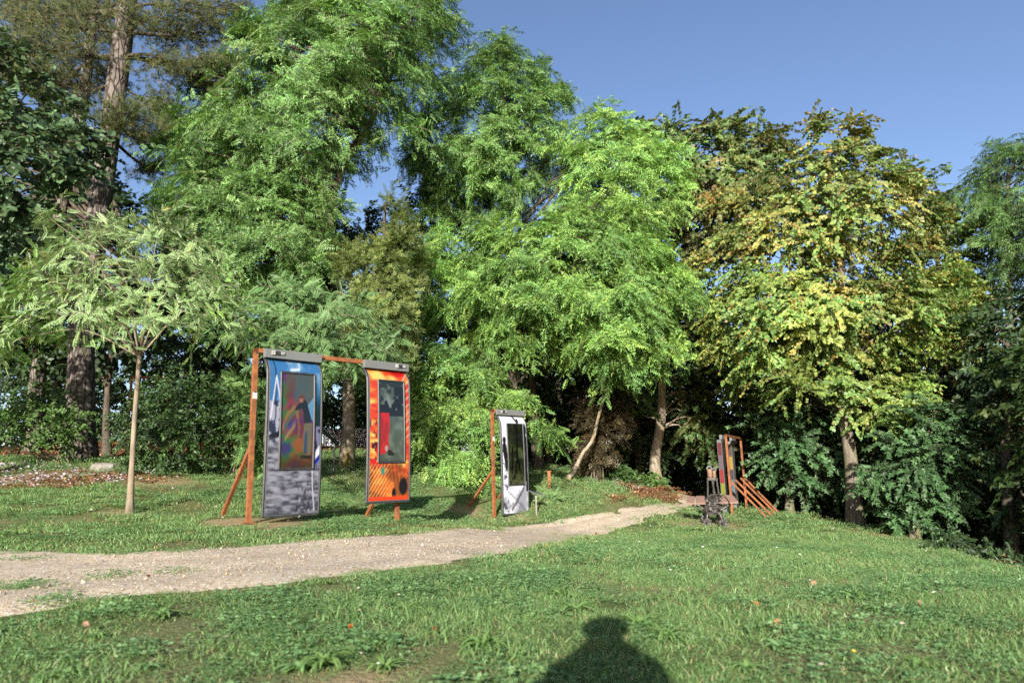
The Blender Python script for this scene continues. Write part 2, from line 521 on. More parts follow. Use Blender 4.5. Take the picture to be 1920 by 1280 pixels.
def bare(x, y):
    b = np.zeros(np.shape(x))
    for cx, cy, r in BARE:
        b = np.maximum(b, 1 - np.hypot(x - cx, (y - cy)) / r)
    b = np.clip(b * 1.4 + (fbm(x * 3, y * 3, 9) - .5) * 1.2 * (b > -.3), 0, 1)
    return b
LITTER_POLY = [tuple(ground_hit(*p)[:2]) for p in [(1140, 938), (1180, 922), (1205, 905)]] + [(4.2, 30), (14, 33), (13, 25.5)] + [tuple(ground_hit(*p)[:2]) for p in [(1320, 936), (1240, 940)]]
def litter(x, y):
    d = poly_dist(x, y, LITTER_POLY)
    return np.clip(np.where(in_poly(x, y, LITTER_POLY), d, -d) * .8 + .5 + (fbm(x * 1.5, y * 1.5, 21) - .5), 0, 1)
def woods(x, y):
    """1 on the forest floor"""
    a = np.clip((x - crest(y) - .1) / .8, 0, 1)
    b = np.clip((y - np.interp(x, [-16, -9, -4, 0, 4, 6, 14], [17, 17.5, 25, 26, 24, 27, 27])) / 2.0, 0, 1)
    return np.maximum(a, b)
bare_v = bare(X, Y); lit_v = litter(X, Y); wood_v = woods(X, Y)
G = Geo()
nx, ny = len(gx), len(gy)
I = (np.arange(ny - 1)[:, None] * nx + np.arange(nx - 1)[None]).ravel()
G.add(np.stack([X, Y, Z], -1).reshape(-1, 3), [np.stack([I, I + 1, I + nx + 1, I + nx], -1)],
      np.stack([bare_v, lit_v, wood_v], -1).reshape(-1, 3))
MGND, N, L, P = new_mat("lawn_soil")
a = N.new("ShaderNodeAttribute"); a.attribute_name = "Col"; sp = N.new("ShaderNodeSeparateColor"); L.new(a.outputs["Color"], sp.inputs[0])
tc = N.new("ShaderNodeTexCoord")
def nz(scale, det=6):
    n = N.new("ShaderNodeTexNoise"); n.inputs["Scale"].default_value = scale; n.inputs["Detail"].default_value = det
    L.new(tc.outputs["Object"], n.inputs[0]); return n
def ramp(src, c1, c2, p1=.35, p2=.65):
    r = N.new("ShaderNodeValToRGB"); r.color_ramp.elements[0].color = (*c1, 1); r.color_ramp.elements[1].color = (*c2, 1)
    r.color_ramp.elements[0].position = p1; r.color_ramp.elements[1].position = p2; L.new(src, r.inputs[0]); return r.outputs[0]
def mix(f, c1, c2):
    m = N.new("ShaderNodeMix"); m.data_type = 'RGBA'; L.new(f, m.inputs[0]); L.new(c1, m.inputs[6]); L.new(c2, m.inputs[7]); return m.outputs[2]
n1 = nz(40); n2 = nz(1.1); n3 = nz(120)
green = ramp(n1.outputs[0], (.05, .08, .024), (.095, .14, .042))
green2 = ramp(n1.outputs[0], (.075, .085, .035), (.13, .15, .06))
base = mix(ramp(n2.outputs[0], (0, 0, 0), (1, 1, 1), .45, .65), green, green2)
dry = ramp(n3.outputs[0], (.19, .135, .075), (.38, .29, .165))
base = mix(sp.outputs[0], base, dry)
floor = ramp(n1.outputs[0], (.03, .02, .01), (.075, .05, .028))
base = mix(sp.outputs[2], base, floor)
rust = ramp(n3.outputs[0], (.10, .045, .02), (.26, .12, .05))
base = mix(sp.outputs[1], base, rust)
L.new(base, P.inputs["Base Color"]); P.inputs["Roughness"].default_value = .95; P.inputs["Specular IOR Level"].default_value = .1
bp = N.new("ShaderNodeBump"); bp.inputs["Strength"].default_value = .7; bp.inputs["Distance"].default_value = .03
L.new(n1.outputs[0], bp.inputs["Height"]); L.new(bp.outputs[0], P.inputs["Normal"])
solo("ground", G, MGND, "grassy park ground falling away to the right into the woods", "ground", kind="structure", smooth=True)

# path sheet: draped strip whose ragged edge dips under the turf
G = Geo(); K = 40
u = np.linspace(-.22, 1.22, K)
PX = A_[:, None] * (1 - u)[None, :, None] + B_[:, None] * u[None, :, None]
dep = path_depth(PX[..., 0], PX[..., 1])
zz = ground_z(PX[..., 0], PX[..., 1]) + np.clip(dep * .12, -.05, .022) + (fbm(PX[..., 0] * 6, PX[..., 1] * 6, 3) - .5) * .02 - .015 * (np.exp(-((u[None] - .3) / .1) ** 2) + np.exp(-((u[None] - .72) / .1) ** 2))
I = (np.arange(NP - 1)[:, None] * K + np.arange(K - 1)[None]).ravel()
G.add(np.concatenate([PX, zz[..., None]], -1).reshape(-1, 3), [np.stack([I, I + 1, I + K + 1, I + K], -1)])
MPATH, N, L, P = new_mat("gravel_path")
tc = N.new("ShaderNodeTexCoord")
n1 = nz(3.0); n2 = nz(70); n3 = nz(260, 3)
v = N.new("ShaderNodeTexVoronoi"); v.inputs["Scale"].default_value = 45; L.new(tc.outputs["Object"], v.inputs[0])
c = ramp(n2.outputs[0], (.385, .30, .20), (.60, .495, .36))
c2 = ramp(n2.outputs[0], (.31, .245, .17), (.51, .42, .30))
c = mix(ramp(n1.outputs[0], (0, 0, 0), (1, 1, 1), .42, .6), c, c2)
n4 = nz(.9, 3); c = mix(ramp(n4.outputs[0], (0, 0, 0), (.55, .55, .55), .5, .68), c, ramp(n2.outputs[0], (.22, .175, .125), (.40, .33, .25)))
sepv = N.new("ShaderNodeSeparateColor"); L.new(v.outputs["Color"], sepv.inputs[0])
peb = ramp(sepv.outputs[0], (.26, .19, .13), (.60, .54, .46), .2, .9)
c = mix(ramp(sepv.outputs[1], (0, 0, 0), (1, 1, 1), .66, .7), c, peb)
L.new(c, P.inputs["Base Color"]); P.inputs["Roughness"].default_value = .95; P.inputs["Specular IOR Level"].default_value = .15
bp = N.new("ShaderNodeBump"); bp.inputs["Strength"].default_value = .6; bp.inputs["Distance"].default_value = .012
L.new(n2.outputs[0], bp.inputs["Height"]); L.new(bp.outputs[0], P.inputs["Normal"])
solo("path", G, MPATH, "pale gravel footpath crossing the lawn from left to the woods", "path", kind="structure", smooth=True)

# ------------------------------------------------------------------ trees
def crown_points(poly, d, rp, n, depth, front=.72, gap=.78):
    poly = [(float(a), float(b)) for a, b in poly]
    rpx = rp * FPX / d
    xs = [p[0] for p in poly]; ys = [p[1] for p in poly]
    N_ = 2500
    x = rng.uniform(min(xs), max(xs), N_); y = rng.uniform(min(ys), max(ys), N_)
    ed = poly_dist(x, y, poly)
    k = in_poly(x, y, poly) & (ed > rpx * .55)
    x, y, ed = x[k], y[k], ed[k]
    if not len(x): return np.zeros((0, 3))
    T = depth * np.sqrt(np.clip(ed - rpx * .5, 0, None) / (ed.max() + 1e-6))
    s = np.where(rng.uniform(size=len(x)) < front, -1, 1) * rng.uniform(.45, 1, len(x))
    inner = rng.uniform(size=len(x)) < .18
    s[inner] = rng.uniform(-.5, .5, inner.sum())
    out = []
    for i in range(len(x)):
        p = at(x[i], y[i], d + T[i] * s[i] * 1.0)
        # keep the outline: same direction as at depth d
        if all(np.linalg.norm((p - q) * np.array([1, 1, 1.25])) > rp * gap for q in out):
            out.append(p)
            if len(out) >= n: break
    return np.array(out)

def foliage(G, puffs, centre, rp, tpl, ntw, K, size, pal, jit=.22, droop=.25, up=.8, out_n=.85, flatten=.55, pair=True, tw_len=1.0, flip=0.0, puffvar=.18, rs=None):
    """leaf sprays on twigs radiating from each puff centre"""
    pal_c = np.array([p[0] for p in pal], float); pal_w = np.array([p[1] for p in pal], float); pal_w = pal_w / pal_w.sum()
    npf = len(puffs)
    rad = rp * rng.uniform(.75, 1.2, npf)
    O = unit((puffs - centre) * np.array([1, 1, .8]))
    pc = pal_c[rng.choice(len(pal), npf * ntw, p=pal_w)] * .5 + np.repeat(pal_c[rng.choice(len(pal), npf, p=pal_w)], ntw, 0) * .5
    pb = rng.normal(1, puffvar, npf).clip(.55, 1.5)
    n = npf * ntw
    idx = np.repeat(np.arange(npf), ntw)
    U = rng.normal(size=(n, 3)); U = unit(U)
    U = U + O[idx] * .75
    U[:, 2] *= flatten
    U = unit(U)
    L = rad[idx] * rng.uniform(.6, 1.15, n) * tw_len
    S0 = puffs[idx] + rng.normal(size=(n, 3)) * (rad[idx] * .18)[:, None]
    nrm = unit(np.array([0, 0, up]) + O[idx] * out_n + rng.normal(size=(n, 3)) * .35)
    n2 = n * K
    j = np.repeat(np.arange(n), K)
    t = (np.tile(np.arange(K), n) + rng.uniform(.3, .9, n2)) / K
    P = S0[j] + U[j] * (L[j] * t)[:, None]
    P[:, 2] -= droop * L[j] * t * t
    side = np.where(np.tile(np.arange(K), n) % 2 == 0, 1.0, -1.0)
    lat = unit(np.cross(nrm[j], U[j]))
    D = U[j] * .65 + lat * (side * rng.uniform(.4, 1.0, n2))[:, None] - np.array([0, 0, droop]) + rng.normal(size=(n2, 3)) * .22
    NN = nrm[j] + rng.normal(size=(n2, 3)) * .35
    if flip > 0:
        fl = rng.uniform(size=n2) < flip
        NN[fl] *= -1
    sz = rng.uniform(size[0], size[1], n2)
    V, F, k = stamp(tpl, P, unit(D), NN, sz)
    mixw = rng.uniform(size=n2) < .3
    base = np.where(mixw[:, None], pal_c[rng.choice(len(pal), n2, p=pal_w)], pc[j])
    c = base * (pb[idx[j]] * rng.normal(1, jit, n2).clip(.5, 1.6))[:, None]
    G.add(V, F, np.repeat(c, k, 0).clip(.004, .8))
    return S0, U, L

def limbs(root, mat, trunk, puffs, r0=.05, nmax=45, seed=0, rise=.55, n=6, G=None, kmin=.3):
    """boughs from the trunk to the foliage: each one a part, or all in G"""
    g = np.random.default_rng(seed)
    order = g.permutation(len(puffs))[:nmax]
    for i in order:
        p = puffs[i]
        hd = np.hypot(trunk[:, 0] - p[0], trunk[:, 1] - p[1])
        want = p[2] - rise * hd
        k = int(np.argmin(np.abs(trunk[:, 2] - want) + .15 * hd))
        k = min(max(k, int(len(trunk) * kmin)), len(trunk) - 1)
        a = trunk[k]
        m1 = a * .62 + p * .38 + np.array([0, 0, .1 * np.linalg.norm(p - a)]) + g.normal(size=3) * .14
        m2 = a * .3 + p * .7 + g.normal(size=3) * .16 + np.array([0, 0, .06 * np.linalg.norm(p - a)])
        S = spline([a, m1, m2, p], 9)
        Ln = np.linalg.norm(p - a)
        S[1:-1] += g.normal(size=(7, 3)) * .012 * Ln
        r = r0 * (.5 + .12 * Ln)
        V, F = tube(S, np.linspace(r, r * .22, 9), n, cap=False)
        if G is not None: G.add(V, F)
        else: part("limb", Geo().add(V, F), mat, root, True)

def twig_lines(G, S0, U, L, r=.008, droop=.25, frac=.5, seed=0):
    g = np.random.default_rng(seed)
    k = g.permutation(len(S0))[:int(len(S0) * frac)]
    for i in k:
        t = np.linspace(0, 1, 4)[:, None]
        P = S0[i] + U[i] * L[i] * t
        P[:, 2] -= droop * L[i] * t[:, 0] ** 2
        V, F = tube(P, [r, r * .8, r * .6, r * .3], 3, cap=False)
        G.add(V, F)

def trunk_geo(P, r0, r1, flare=.35, n=12, m=26, wob=.16, seed=1):
    S = spline(P, m)
    t = np.linspace(0, 1, m)
    r = r0 + (r1 - r0) * t ** .8 + r0 * flare * np.exp(-t * 14)
    S[0, 2] -= .15
    V, F = tube(S, r, n, True, wob, seed)
    return S, V, F

def px_line(pts, d):
    return np.array([at(x, y, d) for x, y in pts])

def on_ground(px, py, d):
    p = at(px, py, d); p[2] = gz(p[0], p[1]); return p

TREES = {}
def tree(name, label, group, base, trunk_px, polys, d, tpl, leafmat, barkmat, pal, rp=.9, n=50, depth=2.5, r0=.18, r1=.05, ntw=9, K=9,
         size=(.3, .42), droop=.3, limb_r=.045, nlimb=40, twigs=.3, front=.72, seed=1, wob=.16, cat="tree", rise=.55, kmin=.3, gap=.78, limbmat=None, **kw):
    b = on_ground(*base)
    root = thing(name, b, label, cat, group)
    TP = [b] + [at(x, y, d) for x, y in trunk_px]
    TP[1:] = [p for p in TP[1:] if p[2] > b[2]]
    S, V, F = trunk_geo(TP, r0, r1, seed=seed, wob=wob)
    GT = Geo().add(V, F)
    part("trunk", GT, barkmat, root, True)
    GB = Geo(); GC = Geo()
    for q in polys:
        poly, dd, nn = q[0], q[1], q[2]
        pf = crown_points(poly, dd, rp, nn, q[3] if len(q) > 3 else depth, front, gap)
        if not len(pf): continue
        c = pf.mean(0); c[1] = dd + .6
        S0, U, L = foliage(GC, pf, c, rp, tpl, ntw, K, size, q[4] if len(q) > 4 else pal, droop=droop, **kw)
        limbs(root, limbmat or barkmat, S, pf, limb_r, nlimb, seed, rise, kmin=kmin)
        if twigs: twig_lines(GB, S0, U, L, .009, droop, twigs, seed)
    if GB.V: stuff_part("twigs", GB, barkmat, root)
    part("crown", GC, leafmat, root)
    TREES[name] = (root, b)
    return root

ROB = [((.115, .215, .055), 3), ((.145, .255, .07), 3), ((.095, .19, .06), 2), ((.20, .29, .11), 1)]
ROB_BR = [((.18, .31, .07), 4), ((.14, .265, .07), 3), ((.24, .35, .08), 2.0), ((.11, .22, .06), 2)]
ROB_SILVER = [((.13, .23, .09), 3), ((.09, .20, .06), 3), ((.18, .26, .13), 1.0)]

# tall robinia behind the two tall panels
tree("robinia_tree", "tall spreading green feathery tree behind the blue and orange panels, its trunk seen between them", None,
     (648, 876, 18), [(655, 745), (640, 600), (618, 430), (640, 320), (690, 240), (722, 150), (738, 80)],
     [([(262, 300), (315, 190), (405, 110), (440, 30), (520, -50), (700, -90), (870, -70), (870, 60), (830, 130), (810, 230), (765, 290), (715, 270), (650, 350), (560, 400), (400, 400)], 18, 105, 2.8),
      ([(320, 330), (460, 40), (560, -40), (820, -40), (790, 200), (640, 330), (600, 480), (380, 520)], 20.2, 34, .8),
      ([(275, 400), (260, 310), (420, 290), (640, 340), (640, 430), (610, 520), (520, 590), (420, 600), (330, 520)], 16.8, 46, 1.8),
      ([(600, 700), (560, 690), (540, 640), (640, 640), (740, 650), (740, 740), (690, 760), (640, 745)], 18, 9, 1.0)],
     18, T_FROND, ML, MB_MOSS, ROB, rp=.85, depth=2.4, r0=.17, r1=.06, ntw=17, K=10, size=(.26, .40), limb_r=.085, nlimb=24, limbmat=MB_DARK, seed=3, gap=1.02, flatten=.42, droop=.38, puffvar=.14)
# young robinia between tall one and panel
tree("robinia_tree", "young silvery feathery tree rising just behind the blue panel", None,
     (505, 884, 13.6), [(500, 800), (520, 690), (560, 600)],
     [([(395, 600), (470, 560), (560, 500), (650, 530), (730, 600), (745, 660), (690, 700), (590, 700), (480, 670), (420, 660)], 13.6, 26, 1.1)],
     13.6, T_FROND_FINE, ML_PALE, MB_YOUNG, ROB_SILVER, rp=.7, r0=.06, r1=.02, ntw=13, K=10, size=(.17, .28), limb_r=.03, flip=.2, seed=4)
# upper centre robinia
tree("robinia_tree", "tall thin-topped feathery tree in the centre standing behind the bright green one", None,
     (1010, 880, 21.5), [(1000, 760), (985, 600), (960, 450), (930, 300), (950, 150), (955, 70)],
     [([(765, 400), (752, 250), (845, 110), (900, 70), (955, 30), (990, 90), (1010, 105), (1105, 150), (1065, 210), (1050, 290), (1000, 420), (860, 440)], 21.5, 80, 2.6),
      ([(1040, 260), (1120, 190), (1180, 160), (1185, 215), (1250, 240), (1300, 310), (1280, 410), (1180, 450), (1030, 430)], 20.5, 40, 2.1, ROB_BR)],
     21.5, T_FROND_FAR, ML, MB_DARK, ROB, rp=.85, r0=.16, r1=.04, ntw=16, K=10, size=(.27, .40), limb_r=.045, nlimb=9, seed=5, gap=.98, flatten=.45, droop=.38)
# bright front robinia
tree("robinia_tree", "bushy bright green feathery tree in the centre whose lowest sprays hang behind the grey panel", None,
     (962, 890, 19.3), [(962, 760), (965, 670), (990, 560), (1040, 470), (1120, 380)],
     [([(755, 455), (830, 385), (960, 400), (1100, 370), (1210, 375), (1270, 440), (1300, 540), (1295, 640), (1225, 700), (1150, 720), (1060, 690), (940, 670), (770, 620), (710, 560)], 18.8, 92, 2.4),
      ([(705, 640), (725, 560), (860, 610), (960, 670), (1000, 740), (1110, 800), (1060, 845), (990, 850), (930, 830), (900, 940), (830, 915), (745, 850), (735, 720)], 18.2, 58, 1.3)],
     19.0, T_FROND, ML, MB_DARK, ROB_BR, rp=.85, r0=.15, r1=.05, ntw=18, K=11, size=(.27, .41), limb_r=.04, nlimb=12, seed=6, droop=.42, gap=1.05, flatten=.4, puffvar=.14)
# dark olive evergreen
tree("evergreen_tree", "dense olive brown evergreen standing between the two tallest feathery trees", None,
     (722, 885, 16.3), [(722, 700), (720, 500), (722, 380)],
     [([(640, 570), (618, 490), (655, 425), (695, 450), (712, 370), (745, 330), (778, 385), (806, 470), (792, 600), (765, 700), (700, 725), (640, 660)], 16.2, 90, 1.1)],
     16.2, T_SPRIG, ML, MB_DARK, [((.14, .185, .05), 3), ((.105, .15, .045), 2), ((.19, .215, .065), 1.4)], rp=.4, r0=.11, r1=.03, ntw=17, K=13, size=(.085, .135), twigs=0, seed=7, flatten=1.0, droop=.1)
# chestnut by the path
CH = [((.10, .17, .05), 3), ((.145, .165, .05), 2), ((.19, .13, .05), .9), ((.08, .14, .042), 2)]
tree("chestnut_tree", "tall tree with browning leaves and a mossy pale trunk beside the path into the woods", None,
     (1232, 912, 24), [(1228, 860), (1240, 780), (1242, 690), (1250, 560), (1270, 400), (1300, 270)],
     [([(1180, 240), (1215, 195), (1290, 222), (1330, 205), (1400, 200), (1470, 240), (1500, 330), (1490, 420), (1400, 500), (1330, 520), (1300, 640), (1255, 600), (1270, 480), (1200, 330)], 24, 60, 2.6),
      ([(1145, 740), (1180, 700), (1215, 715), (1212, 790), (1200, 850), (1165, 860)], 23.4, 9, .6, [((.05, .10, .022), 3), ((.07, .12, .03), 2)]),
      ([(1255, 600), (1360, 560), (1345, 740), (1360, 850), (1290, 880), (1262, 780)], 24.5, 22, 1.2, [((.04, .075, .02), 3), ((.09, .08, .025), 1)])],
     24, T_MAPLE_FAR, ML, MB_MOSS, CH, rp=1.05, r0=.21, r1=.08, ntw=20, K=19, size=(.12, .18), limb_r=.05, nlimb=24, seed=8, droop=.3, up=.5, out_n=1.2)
# maple on the right
MP = [((.20, .28, .065), 3), ((.28, .28, .065), 2.0), ((.145, .25, .065), 3.4), ((.34, .22, .065), .9), ((.09, .165, .045), 1.8), ((.36, .13, .03), .08)]
MPT = [((.17, .23, .06), 3), ((.26, .24, .06), 1.6), ((.12, .20, .055), 3), ((.31, .20, .06), .9), ((.20, .14, .05), .5), ((.42, .14, .03), .12)]
MPL = [((.14, .22, .05), 3), ((.21, .24, .05), 3), ((.10, .19, .05), 2), ((.25, .17, .045), .3)]
tree("maple_tree", "big rounded maple turning yellow and orange at the edge of the lawn on the right", None,
     (1605, 988, 20), [(1600, 920), (1594, 850), (1582, 780), (1570, 690), (1575, 560), (1580, 420), (1570, 300)],
     [([(1300, 340), (1400, 300), (1480, 255), (1510, 205), (1560, 190), (1620, 215), (1700, 285), (1770, 370), (1800, 480), (1640, 520), (1440, 500), (1290, 470)], 20.6, 74, 2.6, MPT),
      ([(1280, 540), (1300, 450), (1450, 480), (1640, 500), (1800, 460), (1835, 540), (1835, 640), (1770, 690), (1640, 700), (1500, 690), (1420, 740), (1340, 690)], 19.8, 80, 2.4),
      ([(1290, 560), (1350, 620), (1450, 650), (1465, 790), (1440, 850), (1385, 780), (1320, 690)], 23.2, 26, 1.0, MPL),
      ([(1440, 660), (1500, 660), (1660, 680), (1740, 700), (1790, 790), (1740, 860), (1650, 830), (1560, 740), (1510, 760), (1450, 800), (1430, 740)], 19.4, 34, 1.4, MPL)],
     20, T_SMALL, ML, MB_GREY, MP, rp=.8, r0=.23, r1=.08, ntw=23, K=28, size=(.075, .125), limb_r=.035, nlimb=30, twigs=.5, kmin=.45, gap=.88, flatten=.45, up=.45, out_n=1.25, seed=9, droop=.3)
SYC = [((.045, .10, .035), 3), ((.06, .12, .042), 2), ((.035, .075, .027), 2)]
tree("sycamore_tree", "low dark green broadleaf tree left of the maple trunk on the lawn edge", None,
     (1480, 957, 22.5), [(1478, 880), (1485, 780)],
     [([(1390, 790), (1450, 720), (1560, 740), (1610, 860), (1590, 930), (1530, 945), (1440, 910)], 22, 26, 1.3)],
     22.5, T_MAPLE_FAR, ML_GLOSS, MB_GREY, SYC, rp=.8, r0=.15, r1=.05, ntw=18, K=16, size=(.10, .155), seed=10)
tree("sycamore_tree", "low dark green broadleaf tree right of the maple trunk with one yellow spray", None,
     (1715, 1008, 17.5), [(1712, 930), (1715, 850)],
     [([(1615, 860), (1690, 760), (1800, 720), (1880, 760), (1900, 850), (1820, 930), (1770, 1000), (1690, 1005), (1625, 960)], 17.8, 38, 1.4),
      ([(1725, 940), (1775, 935), (1780, 985), (1730, 985)], 16.6, 2, .1, [((.34, .27, .02), 1)])],
     17.5, T_MAPLE_FAR, ML_GLOSS, MB_GREY, SYC, rp=.75, r0=.13, r1=.05, ntw=18, K=17, size=(.09, .14), seed=11)
tree("walnut_tree", "dark bluish green tree with drooping feathery leaves at the far right edge", None,
     (1915, 1010, 22), [(1900, 700), (1890, 500), (1890, 330)],
     [([(1760, 335), (1830, 310), (1835, 262), (1900, 235), (2000, 220), (2120, 300), (2120, 520), (1960, 560), (1850, 520), (1790, 400)], 22, 60, 2.6)],
     22, T_FROND_FAR, ML, MB_GREY, [((.065, .125, .035), 3), ((.08, .14, .04), 1)], rp=1.0, r0=.2, r1=.06, ntw=15, K=12, size=(.24, .36), seed=12, droop=.4)
tree("chestnut_tree", "brownish green tree crown showing behind the right shoulder of the yellow maple", None,
     (1800, 1000, 24), [(1790, 800), (1770, 600), (1750, 420)],
     [([(1680, 300), (1740, 300), (1790, 350), (1840, 420), (1870, 560), (1880, 720), (1800, 760), (1740, 600), (1690, 450)], 24, 36, 2.0)],
     24, T_MAPLE_FAR, ML, MB_DARK, CH, rp=1.05, r0=.2, r1=.06, ntw=12, K=11, size=(.17, .25), seed=13)
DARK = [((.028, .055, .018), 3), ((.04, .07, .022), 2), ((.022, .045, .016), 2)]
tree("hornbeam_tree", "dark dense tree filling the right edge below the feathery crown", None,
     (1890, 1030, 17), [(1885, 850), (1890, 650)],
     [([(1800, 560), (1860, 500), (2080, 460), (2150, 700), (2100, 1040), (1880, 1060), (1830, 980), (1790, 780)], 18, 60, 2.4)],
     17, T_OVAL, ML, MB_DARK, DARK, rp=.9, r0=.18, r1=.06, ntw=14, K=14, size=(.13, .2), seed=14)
# left side
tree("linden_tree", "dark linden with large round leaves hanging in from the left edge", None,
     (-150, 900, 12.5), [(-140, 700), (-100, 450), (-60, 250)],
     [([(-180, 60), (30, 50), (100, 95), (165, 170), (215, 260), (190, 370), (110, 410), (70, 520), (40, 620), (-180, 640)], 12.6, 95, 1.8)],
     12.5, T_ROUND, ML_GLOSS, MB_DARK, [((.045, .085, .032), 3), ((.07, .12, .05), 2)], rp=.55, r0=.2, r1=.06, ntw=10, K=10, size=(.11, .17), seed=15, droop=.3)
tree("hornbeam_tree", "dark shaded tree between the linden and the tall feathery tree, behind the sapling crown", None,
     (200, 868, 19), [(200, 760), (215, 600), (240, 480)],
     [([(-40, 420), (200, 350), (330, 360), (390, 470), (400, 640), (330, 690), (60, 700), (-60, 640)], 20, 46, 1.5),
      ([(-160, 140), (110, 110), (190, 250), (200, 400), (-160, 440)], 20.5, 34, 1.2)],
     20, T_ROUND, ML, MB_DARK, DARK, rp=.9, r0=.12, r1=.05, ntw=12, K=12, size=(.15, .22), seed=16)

# pines ------------------------------------------------------------
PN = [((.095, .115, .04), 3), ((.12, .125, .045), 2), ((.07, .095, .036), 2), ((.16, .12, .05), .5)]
def pine(label, base, line, d, r0, r1, clumps, seed, extra=()):
    b = on_ground(*base)
    root = thing("pine_tree", b, label, "tree")
    TP = [b] + [at(x, y, d) for x, y in line]
    S, V, F = trunk_geo(TP, r0, r1, .25, 16, 34, .10, seed)
    part("trunk", Geo().add(V, F), MB_PINE, root, True)
    GB = Geo(); GC = Geo(); g = np.random.default_rng(seed)
    for (x, y, rad, dz) in clumps:
        c = at(x, y, d + dz)
        wr = rad * d / FPX
        n = int(16 + 26 * wr ** 2)
        pf = c + g.normal(size=(n, 3)) * np.array([wr * .52, wr * .5, wr * .26])
        k = int(np.argmin(np.abs(S[:, 2] - (c[2] + .1)) + .05 * np.hypot(S[:, 0] - c[0], S[:, 1] - c[1])))
        a = S[k]
        mid = (a + c) / 2 + np.array([0, 0, -.12]) + g.normal(size=3) * .12
        sp_ = spline([a, mid, c], 10); Ln = np.linalg.norm(c - a)
        rr = .028 + .018 * Ln
        V, F = tube(sp_, np.linspace(rr, rr * .4, 10), 6, False); part("limb", Geo().add(V, F), MB_DARK, root, True)
        for p in pf:
            q = sp_[g.integers(5, 10)]
            V, F = tube(spline([q, (p + q) / 2 + g.normal(size=3) * .06, p], 5), np.linspace(.014, .005, 5), 3, False); GB.add(V, F)
        # needle tufts
        m = n * 13
        ii = g.integers(0, n, m)
        P_ = pf[ii] + g.normal(size=(m, 3)) * np.array([.2, .2, .13])
        D_ = unit(g.normal(size=(m, 3)) * .6 + (pf[ii] - a) / Ln * .6 + np.array([0, 0, .45]))
        V, F, kk = stamp(T_NEEDLE, P_, D_, g.normal(size=(m, 3)), g.uniform(.13, .22, m))
        pc = np.array([p[0] for p in PN]); w = np.array([p[1] for p in PN]); w = w / w.sum()
        cc = pc[g.choice(len(PN), m, p=w)] * g.normal(1, .2, m).clip(.5, 1.6)[:, None]
        GC.add(V, F, np.repeat(cc, kk, 0))
    stuff_part("twigs", GB, MB_DARK, root)
    part("crown", GC, ML_NEEDLE, root)
    return root
pine("big pine with thick plated trunk leaning up out of the picture at upper left", (150, 860, 17.5), [(150, 735), (160, 560), (195, 330), (232, 60), (255, -140), (262, -260)], 17, .36, .20,
     [(240, 215, 62, -.5), (215, 232, 50, -.6), (330, 130, 70, .2), (385, 60, 60, .4), (400, 120, 50, .3), (345, 20, 62, .1), (120, 50, 75, -.3), (60, 90, 75, -.4), (150, 100, 60, -.6), (30, 30, 70, 0),
      (300, 200, 46, .8), (280, 260, 44, 1.2), (320, 60, 50, 1), (190, 20, 55, .8), (420, 20, 48, .5), (290, 320, 40, 1.4), (110, 140, 50, -.2), (200, 150, 45, 1.2), (380, 150, 46, .9), (260, 30, 50, -.7)], 21)
pine("slimmer pine standing behind and left of the thick plated pine", (60, 858, 20.5), [(72, 700), (110, 420), (160, 160), (178, -60), (185, -200)], 20, .24, .13,
     [(120, 180, 55, .4), (60, 150, 60, .4), (20, 110, 60, .6), (150, 20, 60, .5), (90, -10, 70, .3), (200, 80, 45, .8), (60, 20, 66, 1.0)], 22)

# sapling ----------------------------------------------------------
b = on_ground(243, 962, 10)
root = thing("sapling", b, "slender young tree with a pale thin stem and silvery feathery crown on the left lawn", "tree")
S, V, F = trunk_geo([b, at(247, 880, 10), at(253, 780, 10), at(262, 662, 10)], .047, .030, .5, 10, 20, .05, 3)
part("trunk", Geo().add(V, F), MB_YOUNG, root, True)
GB = Geo(); GC = Geo(); top = S[-1]
g = np.random.default_rng(33)
SAP = [(95, 410, 10.2), (130, 470, 9.6), (60, 520, 9.7), (20, 580, 9.4), (-20, 620, 9.2), (60, 600, 9.3), (130, 560, 9.3), (180, 500, 9.2), (210, 430, 10.2), (170, 590, 9.0), (240, 470, 9.4), (255, 550, 9.0), (300, 420, 10.3),
       (310, 480, 9.5), (345, 450, 10.5), (360, 520, 9.8), (330, 560, 9.2), (395, 510, 10.5), (420, 580, 10.3), (440, 610, 10.0), (380, 590, 9.6), (290, 600, 8.9), (220, 600, 10.6), (120, 620, 10.4), (20, 640, 9.9), (270, 500, 10.9), (170, 450, 10.9), (340, 600, 10.7), (-40, 560, 9.9), (90, 480, 10.7), (200, 540, 9.6), (250, 520, 10), (150, 530, 10), (300, 540, 10.2), (230, 450, 10.2), (110, 540, 10), (180, 450, 9.8), (280, 440, 10), (350, 500, 10.1), (215, 575, 9.7), (75, 560, 9.9), (400, 545, 10.0)]
puffs = np.array([at(x, y, dd) for x, y, dd in SAP])
cen = puffs.mean(0)
for i, p in enumerate(puffs):
    if i % 3 == 0:
        m1 = top * .5 + p * .5 + np.array([0, 0, .34]) + g.normal(size=3) * .05
        q = spline([top - np.array([0, 0, .05]), m1, p], 10)
        V, F = tube(q, np.linspace(.017, .004, 10), 5, False); part("limb", Geo().add(V, F), MB_YOUNG, root, True)
hi = np.array([y < 545 and x > 60 for x, y, dd in SAP])
SAP_G = [((.16, .30, .06), 3), ((.13, .25, .055), 3), ((.17, .27, .06), 2), ((.34, .33, .06), .3)]
SAP_W = [((.18, .29, .10), 3), ((.25, .34, .16), 2.6), ((.33, .41, .23), 2.0), ((.36, .36, .09), .4)]
